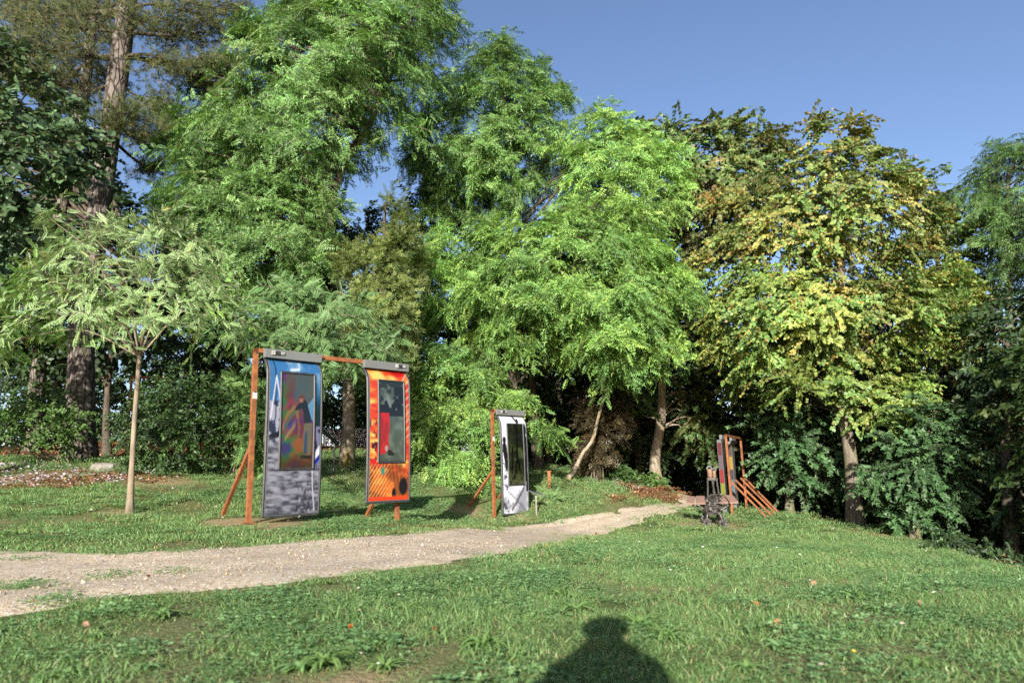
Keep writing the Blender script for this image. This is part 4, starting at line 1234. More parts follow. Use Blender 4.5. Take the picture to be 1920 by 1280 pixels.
for k in range(26):
    c = bp_(1338 + g.uniform(-11, 11), 951 + g.uniform(-14, 14), .05 + g.uniform(-.22, -.12)); r_ = g.uniform(.03, .075)
    if k % 2: G.add(*ringgeo(c, (g.normal() * .3, -1, g.normal() * .3), r_, .013, 14, 5))
    else: G.add(*disc(c, (g.normal() * .3, -1, g.normal() * .3), r_ * .8, .06, 12))
for k in range(5):
    z = 962 - 6 * k; G.add(*ringgeo(bp_(1338, z, .05), (0, 0, 1), .2, .018, 20, 5))
part("engine_body", G, M_BRONZE, root)
G = Geo()
for k in range(3):
    G.add(*tube(spline([bp_(1330 + k * 6, 940, .0), bp_(1336 + k * 5, 931, -.1), bp_(1350 + k * 4, 934, 0), bp_(1358, 930 + k * 3, .0)], 10), .014, 5))
part("chain", G, M_BRONZE, root)
for (x0, x1, dirx) in [(1292, 1308, .14), (1310, 1327, .12), (1350, 1366, .02), (1368, 1384, .02)]:
    ax = np.array([1, 0, 0.0]); ay = unit(np.array([dirx, .5, .15])); az = np.cross(ax, ay)
    c = bp_((x0 + x1) / 2, 943, 0) + ay * .1
    w = (x1 - x0) / sc_ / 2 - .006
    V_, F_ = obox(c, ax, ay, az, w, .24, .024); part("seat_plank", Geo().add(V_, F_), M_PLANK, root)
for (q0, q1) in [((1303, 948), (1328, 958)), ((1318, 948), (1330, 955)), ((1374, 949), (1350, 962)), ((1358, 949), (1347, 958))]:
    V_, F_ = tube([bp_(*q0, .08), bp_(*q1, .06)], .024, 7); part("seat_bracket", Geo().add(V_, F_), M_BRONZE, root)
for px, x_ in [((1333, 936), 1337), ((1347, 934), 1344), ((1344, 938), 1347), ((1354, 934), 1353)]:
    V_, F_ = tube([bp_(*px, .05), bp_(x_, 902, .12)], .019, 7); part("backrest_rod", Geo().add(V_, F_), M_BRONZE, root)
for (x0, x1, y0, y1, dy) in [(1337, 1346, 885, 901, .12), (1348, 1355, 888, 902, .2)]:
    c = bp_((x0 + x1) / 2, (y0 + y1) / 2, dy); hw = (x1 - x0) / 2 / sc_; hh = (y1 - y0) / 2 / sc_
    V_, F_ = tube([c - UP * hh, c - UP * hh * .9, c + UP * hh * .9, c + UP * hh], [hw * .8, hw, hw, hw * .7], 14); part("backrest_pad", Geo().add(V_, F_), M_PAD, root, True)
    G = Geo().add(*tube(c + UP * hh + np.stack([np.cos(np.linspace(-.3, 3.44, 14)) * hw, np.zeros(14), np.sin(np.linspace(-.3, 3.44, 14)) * hw * .95], -1), .022, 6)); part("top_ring", G, M_GREYMET, root, True)
    V_, F_ = obox(c - UP * (hh + .03), (1, 0, 0), (0, 1, 0), UP, hw * 1.25, .05, .03); part("clamp", Geo().add(V_, F_), M_BRONZE, root)

# ------------------------------------------------------------------ lettered wall, small signs and posts
d = 27.0
a0 = on_ground(606, 838, d); a1 = on_ground(760, 842, d)
root = thing("lettered_wall", a0, "low dark navy wall covered with rows of white calligraphic letters", "wall")
n = np.array([0, -1.0, 0]); ax = unit((a1 - a0) * np.array([1, 1, 0])); Lw = np.linalg.norm((a1 - a0)[:2]); zb = min(a0[2], a1[2]); Hw = .98
for k in range(4):
    V_, F_ = obox(np.array([a0[0], a0[1], zb + Hw / 2 - .02]) + ax * (Lw * (k + .5) / 4), ax, np.array([-ax[1], ax[0], 0]), UP, Lw / 8 - .006, .04, Hw / 2)
    part("board", Geo().add(V_, F_), M_SLATE, root)
M_LETTER = m_noise('letter_white', (.72, .72, .74), (.82, .82, .84), 10, .6)
g = np.random.default_rng(4); rows = 5
nn = np.array([ax[1], -ax[0], 0])
for r_ in range(rows):
    G = Geo(); x = .08
    zc = zb + Hw - .12 - r_ * .185; hh = .075
    while x < Lw - .12:
        w = g.uniform(.05, .12); kind = g.integers(0, 5)
        o = np.array([a0[0], a0[1], zc]) + ax * x + nn * .044
        if kind == 0: pts = [(0, -1), (.1, 1), (.9, .2), (.2, -.1)]
        elif kind == 1: t = np.linspace(.5, 5.8, 9); pts = np.stack([.5 + .5 * np.cos(t), np.sin(t)], -1)
        elif kind == 2: pts = [(0, 1), (.1, -1), (.8, -.9), (.9, 1.2)]
        elif kind == 3: pts = [(0, .2), (.5, 1), (.5, -1.3), (1, -.8)]
        else: pts = [(0, -1), (.2, .9), (.5, .1), (.8, .9), (1, -1)]
        P3 = np.array([o + ax * (p[0] * w) + UP * (p[1] * hh) for p in pts])
        V_, F_ = tube(P3, g.uniform(.013, .022), 4); G.add(V_, F_)
        x += w + g.uniform(.03, .07)
    part("lettering", G, M_LETTER, root)
# pale sloping rail seen between the panels
p0 = at(585, 787, 15.5); p1 = at(634, 833, 17.2)
root = thing("sloping_rail", p1, "pale grey rail sloping down behind the blue panel towards the lettered wall", "rail")
V_, F_ = bar(p0, p1, .05, .07); part("rail_bar", Geo().add(V_, F_), M_GREYMET, root)
for q in (p0 * .15 + p1 * .85, p0 * .95 + p1 * .05):
    V_, F_ = bar(np.array([q[0], q[1], gz(q[0], q[1]) - .1]), q - UP * .02, .04); part("rail_post", Geo().add(V_, F_), M_GREYMET, root)
# lectern sign
b = on_ground(1006, 966, 15.9)
root = thing("information_sign", b, "small tilted information plate on a thin pale post beside the path", "sign")
V_, F_ = bar(b - UP * .1, b + UP * .47, .035); part("post", Geo().add(V_, F_), M_STONE, root)
V_, F_ = obox(b + UP * .49, unit(np.array([.9, .3, -.28])), unit(np.array([-.3, .9, .2])), unit(np.array([.3, -.1, .9])), .15, .11, .012); part("plate", Geo().add(V_, F_), M_GREYMET, root)
# rusty post
b = on_ground(1031, 938, 18.2)
root = thing("rusty_post", b, "short square rusty steel post standing on the shaded bank", "post")
V_, F_ = bar(b - UP * .1, b + UP * .44, .11, .08, (1, 0, 0)); part("shaft", Geo().add(V_, F_), M_RUST, root)
V_, F_ = obox(b + UP * .45, (1, 0, 0), (0, 1, 0), UP, .065, .05, .012); part("cap", Geo().add(V_, F_), M_RUST, root)
# stone block under the shrubs
b = on_ground(200, 880, 14.6)
G = Geo(); V_, F_ = tube(np.array([b + UP * z for z in (-.08, .05, .14, .17)]), [.34, .33, .3, .2], 9, True, .3, 5); G.add(V_, F_)
solo("stone", G, M_STONE, "pale rough stone at the back of the flower bed between the shrubs", "stone", loc=b)

# ------------------------------------------------------------------ fallen leaves one can point at
T_DEAD = t_oval(.32, .22)
for px, py, s, ln, col, lab in [
        (653, 1193, .05, .8, (.52, .12, .02), "bright orange fallen leaf standing upright in the grass below the path"),
        (812, 1199, .06, .1, (.45, .15, .04), "orange brown fallen leaf lying flat near the bottom centre of the lawn"),
        (1520, 1104, .085, .3, (.50, .33, .20), "pale tan fallen leaf in the middle of the right lawn"),
        (1726, 1148, .08, .5, (.50, .32, .22), "pinkish tan fallen leaf near the right edge of the lawn"),
        (1468, 1184, .09, .2, (.46, .30, .14), "long tan fallen leaf in the clover of the right lawn"),
        (1424, 1148, .07, .5, (.42, .24, .06), "ochre fallen leaf half upright in the right lawn"),
        (1117, 1005, .12, .4, (.42, .18, .05), "brown fallen leaf at the grass edge of the path beyond the panels"),
        (1026, 1030, .08, .4, (.45, .30, .06), "yellowish fallen leaf at the near edge of the path"),
        (281, 1090, .06, .2, (.35, .13, .05), "small brown stone-like leaf lying on the gravel path"),
        (166, 1188, .07, .3, (.45, .27, .18), "faded pink fallen leaf in the lower left grass")]:
    q = ground_hit(px, py)
    p = np.array([q[0], q[1], gz(q[0], q[1]) + .035])
    D = unit(np.array([[math.cos(px), math.sin(px) * .4, ln]])); Nn = np.array([[.2, -.9, .5]])
    V_, F_, k_ = stamp(T_DEAD, p[None], D, Nn, np.array([s * .62]))
    solo("fallen_leaf", Geo().add(V_, F_, tuple(.55 * c for c in col)), MLITTER, lab, "leaf", "fallen leaves on the lawn", loc=p)

# ------------------------------------------------------------------ the photographer whose shadow falls on the lawn
import bmesh
def skin_mesh(name, pts, edges, radii, root_i, mat, parent, levels=2):
    me = bpy.data.meshes.new(name); me.from_pydata([tuple(p) for p in pts], edges, []); 
    o = bpy.data.objects.new(name, me); COL.objects.link(o)
    md = o.modifiers.new("skin", 'SKIN'); md.use_smooth_shade = True
    sv = me.skin_vertices[0].data if me.skin_vertices else None
    if sv is None:
        bm = bmesh.new(); bm.from_mesh(me); bm.verts.layers.skin.verify(); bm.to_mesh(me); bm.free(); sv = me.skin_vertices[0].data
    for i, r in enumerate(radii):
        sv[i].radius = (r, r) if not isinstance(r, tuple) else r; sv[i].use_root = (i == root_i)
    sb = o.modifiers.new("sub", 'SUBSURF'); sb.levels = levels; sb.render_levels = levels
    dg = bpy.context.evaluated_depsgraph_get(); me2 = bpy.data.meshes.new_from_object(o.evaluated_get(dg))
    bpy.data.objects.remove(o)
    me2.name = name; me2.materials.clear(); me2.materials.append(mat)
    o = bpy.data.objects.new(name, me2); o.parent = parent; COL.objects.link(o)
    return o
tip = ground_hit(1136, 1160)
hy = -.30; top = gz(*tip[:2]) + (tip[1] - hy) * math.tan(R(SUN_EL)) / math.cos(R(SUN_AZ))
hx = tip[0] - (tip[1] - hy) * math.tan(R(SUN_AZ))
g0 = gz(hx, hy - .2)
root = thing("person", (hx, hy - .2, g0), "photographer in a dark jacket bending forward, whose shadow falls on the lawn", "person")
M_SKIN = m_noise("skin", (.45, .28, .20), (.52, .34, .25), 8, .55); M_JACKET = m_noise("dark_jacket", (.03, .035, .05), (.05, .055, .075), 14, .9); M_TROUS = m_noise("blue_trousers", (.05, .07, .12), (.08, .10, .16), 20, .9); M_HAIR = m_noise("brown_hair", (.04, .025, .015), (.08, .05, .03), 40, .7)
H_ = top - g0                      # height of the bent figure
cx = -hx                           # camera grip relative to the body
Lp = [(0, -.06, H_ * .58), (0, -.02, H_ * .70), (0, .06, H_ * .82), (0, .12, H_ * .875), (0, .17, H_ * .905), (0, .20, H_ * .945), (0, .21, H_ * .975)]
rad = [.15, .145, .16, .10, .085, .11, .08]
ed = [(0, 1), (1, 2), (2, 3), (3, 4), (4, 5), (5, 6)]
for sx in (-1, 1):
    k = len(Lp); fx = cx + sx * .075; hz = CAMH - g0
    Lp += [(sx * .10, -.07, H_ * .54), (sx * .12, -.01, H_ * .30), (sx * .13, -.10, .08), (sx * .14, .02, .035), (sx * .145, .09, .03)]
    rad += [.10, .07, .048, .042, .03]; ed += [(0, k), (k, k + 1), (k + 1, k + 2), (k + 2, k + 3), (k + 3, k + 4)]
    k = len(Lp)
    Lp += [(sx * .165, .06, H_ * .79), (sx * .235, .08, H_ * .64), (fx + sx * .06, .28, hz + .03), (fx + sx * .02, .33, hz)]
    rad += [.065, .05, .032, .034]; ed += [(2, k), (k, k + 1), (k + 1, k + 2), (k + 2, k + 3)]
    w = k + 3
    for f in range(4):
        k2 = len(Lp); zf = hz + .032 - .021 * f; ln = (.034, .038, .036, .028)[f]
        Lp += [(fx - sx * .004, .365, zf), (fx - sx * .022, .365 + ln * .4, zf), (fx - sx * (.022 + ln * .6), .365 + ln * .3, zf)]
        rad += [.0095, .009, .0075]; ed += [(w, k2), (k2, k2 + 1), (k2 + 1, k2 + 2)]
    k2 = len(Lp); Lp += [(fx - sx * .01, .31, hz + .04), (fx - sx * .035, .325, hz + .052)]; rad += [.011, .009]; ed += [(w, k2), (k2, k2 + 1)]
skin_mesh("body", Lp, ed, rad, 0, M_SKIN, root)
J = [(0, -.07, H_ * .56), (0, -.02, H_ * .70), (0, .06, H_ * .82), (0, .10, H_ * .87), (0, .12, H_ * .905)]; jr = [.16, .15, .165, .135, .12]; je = [(0, 1), (1, 2), (2, 3), (3, 4)]
T = [(0, -.06, H_ * .58)]; tr = [.165]; te = []
for sx in (-1, 1):
    k = len(J); fx = cx + sx * .075; hz = CAMH - g0
    J += [(sx * .165, .06, H_ * .79), (sx * .235, .08, H_ * .64), (fx + sx * .09, .22, hz + .06)]; jr += [.08, .065, .045]; je += [(2, k), (k, k + 1), (k + 1, k + 2)]
    k = len(T); T += [(sx * .10, -.07, H_ * .54), (sx * .12, -.01, H_ * .30), (sx * .13, -.09, .10)]; tr += [.115, .085, .07]; te += [(0, k), (k, k + 1), (k + 1, k + 2)]
    skin_mesh("shoe", [(sx * .13, -.13, .05), (sx * .14, .02, .045), (sx * .147, .13, .035)], [(0, 1), (1, 2)], [.05, .055, .035], 0, M_RUBBER, root)
skin_mesh("jacket", J, je, jr, 0, M_JACKET, root); skin_mesh("trousers", T, te, tr, 0, M_TROUS, root)
skin_mesh("hair", [(0, .16, H_ * .90), (0, .17, H_ * .94), (0, .19, H_ * .975), (0, .20, H_ * 1.01)], [(0, 1), (1, 2), (2, 3)], [.11, .135, .12, .04], 0, M_HAIR, root)
cb = thing("camera", (0, -.10, CAMH), "black camera with a short lens held low by the photographer", "camera")
part("body", Geo().add(*obox((0, -.11, CAMH), (1, 0, 0), (0, 1, 0), UP, .068, .03, .047)), M_RUBBER, cb)
part("lens", Geo().add(*tube([(0, -.08, CAMH), (0, -.03, CAMH)], .036, 16)), M_RUBBER, cb)
part("viewfinder", Geo().add(*obox((0, -.11, CAMH + .058), (1, 0, 0), (0, 1, 0), UP, .022, .025, .012)), M_RUBBER, cb)

# ------------------------------------------------------------------ turf, gravel, litter, flowers
def scatter(name, P, rot, sc, variants, vi, label, cat):
    """one object whose points carry copies of a few small tufts"""
    me = bpy.data.meshes.new(name)
    me.vertices.add(len(P)); me.vertices.foreach_set("co", np.asarray(P, np.float32).ravel())
    for nm, ty, arr in (("rot", 'FLOAT_VECTOR', np.asarray(rot, np.float32).ravel()), ("sc", 'FLOAT', np.asarray(sc, np.float32)), ("vi", 'INT', np.asarray(vi, np.int32))):
        at_ = me.attributes.new(nm, ty, 'POINT'); at_.data.foreach_set("vector" if ty == 'FLOAT_VECTOR' else "value", arr)
    o = bpy.data.objects.new(name, me); COL.objects.link(o)
    tag(o, label, cat, kind="stuff")
    vc = bpy.data.collections.new(name + "_kinds")
    for i, v in enumerate(variants):
        vc.objects.link(bpy.data.objects.new("%s_kind.%03d" % (name, i + 1), v))
    ng = bpy.data.node_groups.new(name, 'GeometryNodeTree')
    ng.interface.new_socket("Geometry", in_out='INPUT', socket_type='NodeSocketGeometry')
    ng.interface.new_socket("Geometry", in_out='OUTPUT', socket_type='NodeSocketGeometry')
    N = ng.nodes; L = ng.links
    gi = N.new("NodeGroupInput"); go = N.new("NodeGroupOutput")
    ip = N.new("GeometryNodeInstanceOnPoints"); ci = N.new("GeometryNodeCollectionInfo")
    ci.inputs["Collection"].default_value = vc; ci.inputs["Separate Children"].default_value = True; ci.inputs["Reset Children"].default_value = True
    def na(nm, ty):
        x = N.new("GeometryNodeInputNamedAttribute"); x.data_type = ty; x.inputs[0].default_value = nm; return x.outputs[0]
    L.new(gi.outputs[0], ip.inputs["Points"]); L.new(ci.outputs[0], ip.inputs["Instance"])
    ip.inputs["Pick Instance"].default_value = True
    L.new(na("vi", 'INT'), ip.inputs["Instance Index"]); L.new(na("rot", 'FLOAT_VECTOR'), ip.inputs["Rotation"]); L.new(na("sc", 'FLOAT'), ip.inputs["Scale"])
    L.new(ip.outputs[0], go.inputs[0])
    md = o.modifiers.new("scatter", 'NODES'); md.node_group = ng
    return o

GR = np.array([(.135, .235, .078), (.165, .265, .09), (.115, .205, .068), (.195, .28, .105), (.30, .28, .145)])
GRW = np.array([3, 3, 2.5, 1.8, .7]); GRW = GRW / GRW.sum()
def grass_patch(name, n, rad, h, w, seed, dry=0.0, lean=.6):
    g = np.random.default_rng(seed)
    r = rad * np.sqrt(g.uniform(size=n)); a = g.uniform(0, 6.283, n)
    B = np.stack([r * np.cos(a), r * np.sin(a), np.full(n, -.012)], -1)
    hh = h * g.uniform(.45, 1.25, n)
    D = unit(np.stack([g.normal(size=n) * lean, g.normal(size=n) * lean, np.ones(n)], -1))
    an = g.uniform(0, 6.283, n); S = np.stack([np.cos(an), np.sin(an), np.zeros(n)], -1)
    bend = np.stack([g.normal(size=n), g.normal(size=n), -np.abs(g.normal(size=n)) * .6], -1) * .32
    ww = (w * g.uniform(.6, 1.2, n))[:, None]
    m = B + D * (hh * .55)[:, None] + bend * (hh * .25)[:, None]; t = B + D * hh[:, None] + bend * hh[:, None]
    V = np.stack([B - S * ww, B + S * ww, m + S * ww * .8, m - S * ww * .8, t], 1).reshape(-1, 3)
    k = (np.arange(n) * 5)[:, None]
    c = GR[g.choice(5, n, p=GRW)] * g.normal(1, .2, n).clip(.6, 1.5)[:, None]
    dr = g.uniform(size=n) < dry
    c[dr] = np.array([.30, .22, .11]) * g.normal(1, .2, (dr.sum(), 1)).clip(.6, 1.4)
    return Geo().add(V, [k + np.array([[0, 1, 2, 3]]), k + np.array([[3, 2, 4]])], np.repeat(c, 5, 0)).mesh(name, MGRASS)
def clover_patch(name, n, rad, seed, big=.013):
    g = np.random.default_rng(seed); G = Geo()
    r = rad * np.sqrt(g.uniform(size=n)); a = g.uniform(0, 6.283, n)
    P = np.stack([r * np.cos(a), r * np.sin(a), g.uniform(.012, .05, n)], -1)
    nr = unit(np.stack([g.normal(size=n) * .6, g.normal(size=n) * .6 - .35, np.ones(n)], -1))
    a0 = g.uniform(0, 6.283, n)
    tpl = (np.array([(0, 0, 0), (.5, .42, .1), (1, .3, .05), (1.05, 0, -.05), (1, -.3, .05), (.5, -.42, .1)]), [np.array([[0, 3, 2, 1], [0, 5, 4, 3]])])
    cc = np.array([(.125, .235, .09), (.155, .265, .105), (.105, .205, .078)])[g.integers(0, 3, n)] * g.normal(1, .15, n).clip(.6, 1.4)[:, None]
    sz = big * g.uniform(.8, 1.7, n)
    for k in range(3):
        an = a0 + k * 2.094
        V, F, q = stamp(tpl, P, np.stack([np.cos(an), np.sin(an), np.full(n, .1)], -1), nr, sz)
        G.add(V, F, np.repeat(cc, q, 0))
    m2 = max(20, n // 2); an = g.uniform(0, 6.283, m2); rr = rad * np.sqrt(g.uniform(size=m2)); aa = g.uniform(0, 6.283, m2)
    P2 = np.stack([rr * np.cos(aa), rr * np.sin(aa), np.zeros(m2)], -1); D2 = np.stack([g.normal(size=m2) * .7, g.normal(size=m2) * .7, np.ones(m2)], -1)
    V, F, q = stamp((np.array([(0, -.05, 0), (0, .05, 0), (1, 0, .1)]), [np.array([[0, 1, 2]])]), P2, unit(D2), np.stack([np.cos(an), np.sin(an), np.zeros(m2)], -1), .055 * g.uniform(.5, 1.2, m2) * (big / .014) ** .4)
    G.add(V, F, np.repeat(GR[g.choice(5, m2, p=GRW)], q, 0))
    return G.mesh(name, MGRASS)
def rosette(name, n, ln, w, seed, col=(.085, .17, .045), rise=.6):
    g = np.random.default_rng(seed); G = Geo()
    for k in range(n):
        an = k * 2.4 + g.normal() * .2; L_ = ln * g.uniform(.6, 1.15); d = np.array([math.cos(an), math.sin(an), 0]); s = np.array([-d[1], d[0], 0])
        r_ = rise * g.uniform(.5, 1.4); V = []; m = 6
        for i in range(m):
            t = i / (m - 1); ww = w * math.sin(math.pi * min(.97, .12 + t * .86)) ** .8
            c = d * L_ * t + np.array([0, 0, L_ * (r_ * t - r_ * .9 * t * t)])
            V += [c - s * ww + np.array([0, 0, ww * .5]), c, c + s * ww + np.array([0, 0, ww * .5])]
        Q = []
        for i in range(m - 1):
            b_ = i * 3; Q += [[b_, b_ + 1, b_ + 4, b_ + 3], [b_ + 1, b_ + 2, b_ + 5, b_ + 4]]
        G.add(np.array(V), [np.array(Q)], np.array(col) * g.normal(1, .14))
    return G.mesh(name, MGRASS)

def ring_points(d0, d1, dens):
    A = (d1 ** 2 - d0 ** 2) * 1.0 + 3.0 * (d1 - d0)
    n = int(A * dens)
    y = np.sqrt(rng.uniform(d0 ** 2, d1 ** 2, n)); x = rng.uniform(-1, 1, n) * (y * 1.0 + 1.5)
    return x, y
V_G = [grass_patch("turf", 210, .2, .045, .0028, 1, .02, .9), grass_patch("turf", 200, .2, .055, .003, 2, .02, .8), grass_patch("turf", 190, .2, .038, .003, 3, .1, 1.0), clover_patch("clover", 70, .2, 4, .009), clover_patch("clover", 45, .2, 5, .013),
       grass_patch("thatch", 120, .2, .03, .002, 6, .85, 1.6), grass_patch("tall_turf", 150, .17, .085, .0032, 7, .03, .6)]
V_M = [grass_patch("turf", 200, .32, .06, .0048, 11), grass_patch("turf", 200, .32, .075, .005, 12), grass_patch("turf", 180, .32, .05, .005, 13, .1), clover_patch("clover", 110, .32, 14, .013), clover_patch("clover", 90, .32, 15, .016),
       grass_patch("thatch", 160, .32, .035, .004, 16, .8, 1.5), grass_patch("tall_turf", 160, .28, .12, .005, 17, .03, .5)]
V_F = [grass_patch("turf", 170, .55, .07, .009, 21), grass_patch("turf", 170, .55, .085, .009, 22), grass_patch("turf", 150, .55, .06, .009, 23, .1), clover_patch("clover", 120, .55, 24, .02), clover_patch("clover", 100, .55, 25, .024),
       grass_patch("thatch", 140, .55, .04, .008, 26, .8, 1.5), grass_patch("tall_turf", 140, .5, .13, .009, 27, .03, .5)]
def lawn(name, d0, d1, dens, VS, rr, label, seed):
    x, y = ring_points(d0, d1, dens)
    x = np.concatenate([x]); keep = np.ones(len(x), bool)
    pd = path_depth(x, y); wd = woods(x, y); lt = litter(x, y); br = bare(x, y)
    u = rng.uniform(size=len(x))
    edge = -rr * .5
    keep &= (pd < edge) | ((pd < .08) & (u < .5)) | ((pd < .22) & (u < .12))
    keep &= (wd < .35 + .3 * rng.uniform(size=len(x)))
    keep &= lt < .45 + .3 * rng.uniform(size=len(x))
    keep &= (br < .5) | (u < .45)
    x, y, br, pd = x[keep], y[keep], br[keep], pd[keep]
    n = len(x)
    a = fbm(x * .9, y * .9, 51); b = fbm(x * 1.6, y * 1.6, 52); c = fbm(x * .5, y * .5, 53)
    r_ = rng.uniform(size=n)
    vi = rng.integers(0, 3, n)
    cl = ((a > .56) & (r_ < .38)) | (r_ < .07); vi[cl] = np.where(rng.uniform(size=cl.sum()) < .6, 3, 4)
    th = ((b > .57) & (r_ > .55)) | ((br > .15) & (r_ > .3)); vi[th] = 5
    tl = (c > .58) & (b < .52) & (r_ < .2); vi[tl] = 6
    vi[(pd > -.35) & (r_ < .5)] = 2
    z = ground_z(x, y)
    # tilt with the ground
    e = .15
    sx = (ground_z(x + e, y) - ground_z(x - e, y)) / (2 * e); sy = (ground_z(x, y + e) - ground_z(x, y - e)) / (2 * e)
    rz = rng.uniform(0, 6.283, n)
    # euler XYZ: spin first about z is not separable, so tilt in the spun frame
    rot = np.stack([np.arctan(sy * np.cos(rz) * 0 + sy), -np.arctan(sx), np.zeros(n)], -1)
    rot[:, 2] = rng.choice([0, 1.57, 3.14, 4.71], n) * 0 + rz * (np.hypot(sx, sy) < .2)
    s = rng.uniform(.75, 1.2, n) * (1 - .35 * (br > .15))
    scatter(name, np.stack([x, y, z], -1), rot, s, VS, vi, label, "grass")
lawn("near_grass", 1.7, 6.5, 80, V_G, .2, "short mixed grass and clover of the near lawn", 1)
lawn("middle_grass", 6.5, 15, 26, V_M, .3, "short grass of the lawn around the panels and path", 2)
lawn("far_grass", 15, 30, 10, V_F, .5, "grass of the far lawn up to the woods", 3)
# tufts standing in the gravel
tx = []
for px, py, r_, n_ in [(190, 1085, .12, 5), (52, 1105, .22, 9), (110, 1133, .3, 8), (240, 1122, .2, 4), (320, 1074, .1, 3), (665, 1076, .14, 4), (150, 1042, .18, 5), (330, 1038, .3, 8), (20, 1048, .3, 9), (230, 1040, .2, 5), (545, 1022, .3, 5), (1060, 1003, .3, 4), (300, 1125, .25, 4)]:
    q = ground_hit(px, py)
    for k in range(n_): tx.append((q[0] + rng.normal() * r_, q[1] + rng.normal() * r_ * .5))
tx = np.array(tx)
scatter("path_tufts", np.concatenate([tx, ground_z(tx[:, 0], tx[:, 1])[:, None] + .012], 1), np.stack([np.zeros(len(tx)), np.zeros(len(tx)), rng.uniform(0, 6.28, len(tx))], -1), rng.uniform(.5, .9, len(tx)),
        [V_G[0], V_G[2], V_G[4]], rng.integers(0, 3, len(tx)), "small grass tufts growing through the gravel of the path", "grass")
# broad-leaved weeds
wx = []
for px, py in [(890, 1212), (905, 1220), (560, 1232), (600, 1250), (720, 1262), (640, 1180), (1250, 1200), (1560, 1120), (1600, 1125), (300, 1160), (470, 1150), (560, 1260), (1000, 1262), (1020, 1268), (1510, 1125), (1680, 1120), (1460, 1220), (1200, 1180),
               (420, 1010), (380, 1005), (560, 1005), (610, 1250), (1080, 1150), (760, 1150), (1400, 1260), (1050, 1120)]:
    q = ground_hit(px, py); wx.append(q[:2])
wx = np.array(wx); g = np.random.default_rng(12)
ex = np.stack(ring_points(2.2, 9, 2.2), -1); ex = ex[(path_depth(ex[:, 0], ex[:, 1]) < -.15)]
wx = np.vstack([wx, ex])
nW = len(wx); sc_w = np.concatenate([g.uniform(.7, 1.1, nW - len(ex)), g.uniform(.3, .7, len(ex))])
scatter("lawn_weeds", np.concatenate([wx, ground_z(wx[:, 0], wx[:, 1])[:, None] + .004], 1), np.stack([np.zeros(nW), np.zeros(nW), g.uniform(0, 6.28, nW)], -1), sc_w,
        [rosette("plantain", 13, .11, .013, 3, (.15, .25, .08), 1.0), rosette("plantain", 10, .09, .017, 4, (.14, .24, .09), .6), rosette("dandelion", 18, .12, .008, 5, (.16, .27, .08), 1.2)], g.integers(0, 3, nW), "broad-leaved plantain and dandelion weeds in the near lawn", "weeds")
# clover heads and daisies
def flower(name, r, h, col, seed):
    g = np.random.default_rng(seed); G = Geo()
    for k in range(9):
        an = k * .7; d = np.array([math.cos(an), math.sin(an), .5]); s = np.array([-d[1], d[0], 0])
        c = np.array([0, 0, h]); G.add(np.array([c - s * r * .25, c + d * r * .9 - s * r * .25, c + d * r * 1.0 + s * r * .25, c + s * r * .25]), [np.array([[0, 1, 2, 3]])], np.array(col) * g.normal(1, .1))
    G.add(np.array([[-.001, 0, 0], [.001, 0, 0], [.001, 0, h], [-.001, 0, h]]), [np.array([[0, 1, 2, 3]])], (.08, .15, .04))
    return G.mesh(name, MFLOWER)
FL = [flower("clover_head", .011, .05, (.50, .40, .36), 1), flower("daisy", .010, .05, (.66, .66, .62), 2), flower("bit", .008, .035, (.42, .22, .12), 3), flower("buttercup", .008, .055, (.55, .45, .05), 4)]
x, y = ring_points(2.3, 12, 1.6); x2, y2 = ring_points(10, 24, .9); x = np.concatenate([x, x2]); y = np.concatenate([y, y2])
k = (path_depth(x, y) < -.1) & (woods(x, y) < .3); x, y = x[k], y[k]
scatter("lawn_flowers", np.stack([x, y, ground_z(x, y)], -1), np.stack([rng.normal(size=len(x)) * .2, rng.normal(size=len(x)) * .2, rng.uniform(0, 6, len(x))], -1), rng.uniform(.7, 1.3, len(x)) * np.where(y > 9, 1.6, 1), FL,
        rng.choice(4, len(x), p=[.35, .25, .3, .1]), "tiny clover heads and daisies scattered over the lawn", "flowers")
# cyclamen bed
BED = [tuple(ground_hit(*p)[:2]) for p in [(-60, 925), (60, 920), (150, 917), (240, 912), (330, 900), (330, 888), (200, 884), (60, 876), (-60, 876)]]
bx = rng.uniform(-14, -3, 9000); by = rng.uniform(8, 18, 9000)
k = in_poly(bx, by, BED) & (fbm(bx * 1.5, by * 1.5, 71) > .42); bx, by = bx[k][:620], by[k][:620]
extra = []
for px, py, r_, n_ in [(440, 872, .8, 60), (620, 882, .5, 40), (700, 890, .6, 40), (1180, 915, .7, 60), (1130, 900, .8, 50), (960, 880, 1.2, 30)]:
    q = ground_hit(px, py)
    for kk in range(n_): extra.append((q[0] + rng.normal() * r_, q[1] + rng.normal() * r_))
extra = np.array(extra); bx = np.concatenate([bx, extra[:, 0]]); by = np.concatenate([by, extra[:, 1]])
FB = [flower("cyclamen", .022, .09, (.46, .36, .46), 5), flower("cyclamen", .02, .07, (.55, .50, .54), 6)]
scatter("cyclamen_flowers", np.stack([bx, by, ground_z(bx, by)], -1), np.stack([rng.normal(size=len(bx)) * .3, rng.normal(size=len(bx)) * .3, rng.uniform(0, 6, len(bx))], -1), rng.uniform(.8, 1.5, len(bx)), FB, rng.integers(0, 2, len(bx)),
        "pale pink cyclamen flowers in the bed under the shrubs", "flowers")
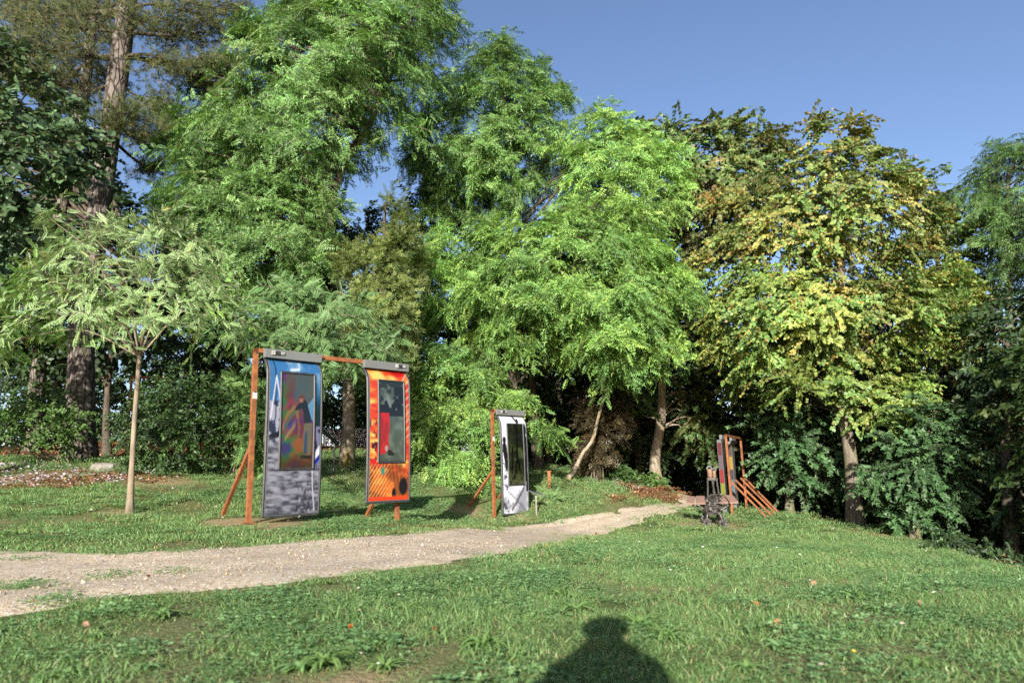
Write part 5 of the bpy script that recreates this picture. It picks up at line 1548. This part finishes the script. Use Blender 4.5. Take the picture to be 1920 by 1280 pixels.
# dry litter on the bed and under the trees by the path
def litter_patch(name, n, rad, s, cols, seed):
    g = np.random.default_rng(seed)
    P = np.stack([g.normal(size=n) * rad * .5, g.normal(size=n) * rad * .5, g.uniform(0, .03, n)], -1)
    D = unit(np.stack([g.normal(size=n), g.normal(size=n), g.normal(size=n) * .35], -1)); Nn = unit(np.stack([g.normal(size=n) * .5, g.normal(size=n) * .5, np.ones(n)], -1))
    V, F, k = stamp(T_OVAL, P, D, Nn, s * g.uniform(.6, 1.3, n))
    return Geo().add(V, F, np.repeat(np.array(cols)[g.integers(0, len(cols), n)] * g.normal(1, .2, n).clip(.5, 1.5)[:, None], k, 0)).mesh(name, MLITTER)
LC = [(.16, .075, .035), (.22, .11, .05), (.12, .06, .03), (.28, .17, .09)]
LV = [litter_patch("dead_leaves", 60, .5, .085, LC, 1), litter_patch("dead_leaves", 50, .4, .07, LC, 2)]
lx = rng.uniform(-16, 16, 16000); ly = rng.uniform(8, 36, 16000)
inb = in_poly(lx, ly, BED); inl = litter(lx, ly) > .4; inw = (woods(lx, ly) > .5)
uu = rng.uniform(size=len(lx))
k = (inb & (uu < .28)) | (inl & (uu < .4)) | (inw & (uu < .25)); k &= (path_depth(lx, ly) < 0.2) | (ly > 24)
lx, ly = lx[k], ly[k]
scatter("leaf_litter", np.stack([lx, ly, ground_z(lx, ly) + .01], -1), np.stack([np.zeros(len(lx)), np.zeros(len(lx)), rng.uniform(0, 6.28, len(lx))], -1), rng.uniform(.7, 1.2, len(lx)), LV, rng.integers(0, 2, len(lx)),
        "rust brown dead leaves under the trees and on the bed", "leaf litter")
# stones of the path
def pebble(name, seed, col):
    g = np.random.default_rng(seed); bm = __import__("bmesh").new(); __import__("bmesh").ops.create_icosphere(bm, subdivisions=1, radius=1)
    for v in bm.verts: v.co *= g.uniform(.7, 1.15); v.co.z *= .6
    me = bpy.data.meshes.new(name); bm.to_mesh(me); bm.free()
    a_ = me.attributes.new("Col", 'FLOAT_COLOR', 'POINT'); a_.data.foreach_set("color", np.tile((*col, 1.0), len(me.vertices)).astype(np.float32)); me.materials.append(MLITTER); return me
PB = [pebble("pebble", 1, (.42, .34, .26)), pebble("pebble", 2, (.34, .26, .19)), pebble("pebble", 3, (.46, .41, .34)), pebble("pebble", 4, (.24, .19, .15)), pebble("pebble", 5, (.42, .29, .18))]
x, y = ring_points(3.2, 9, 330); x2, y2 = ring_points(9, 18, 40); x = np.concatenate([x, x2]); y = np.concatenate([y, y2])
pd = path_depth(x, y); k = (pd > .02) & (rng.uniform(size=len(x)) < .35 + .9 * (fbm(x * 1.3, y * 1.3, 88) > .5)); x, y = x[k], y[k]
sz = .75 * (.004 + .006 * rng.uniform(size=len(x)) ** 3 + .014 * (rng.uniform(size=len(x)) < .02)) * np.where(y > 8, 1.3, 1)
scatter("gravel", np.stack([x, y, ground_z(x, y) + .024], -1), rng.uniform(0, 6.28, (len(x), 3)), sz, PB, rng.integers(0, 5, len(x)), "loose pebbles lying on the gravel path", "gravel")

print("TRIS", sum(len(p.vertices) - 2 for me_ in {o.data for o in scene.objects if o.type == "MESH"} for p in me_.polygons))
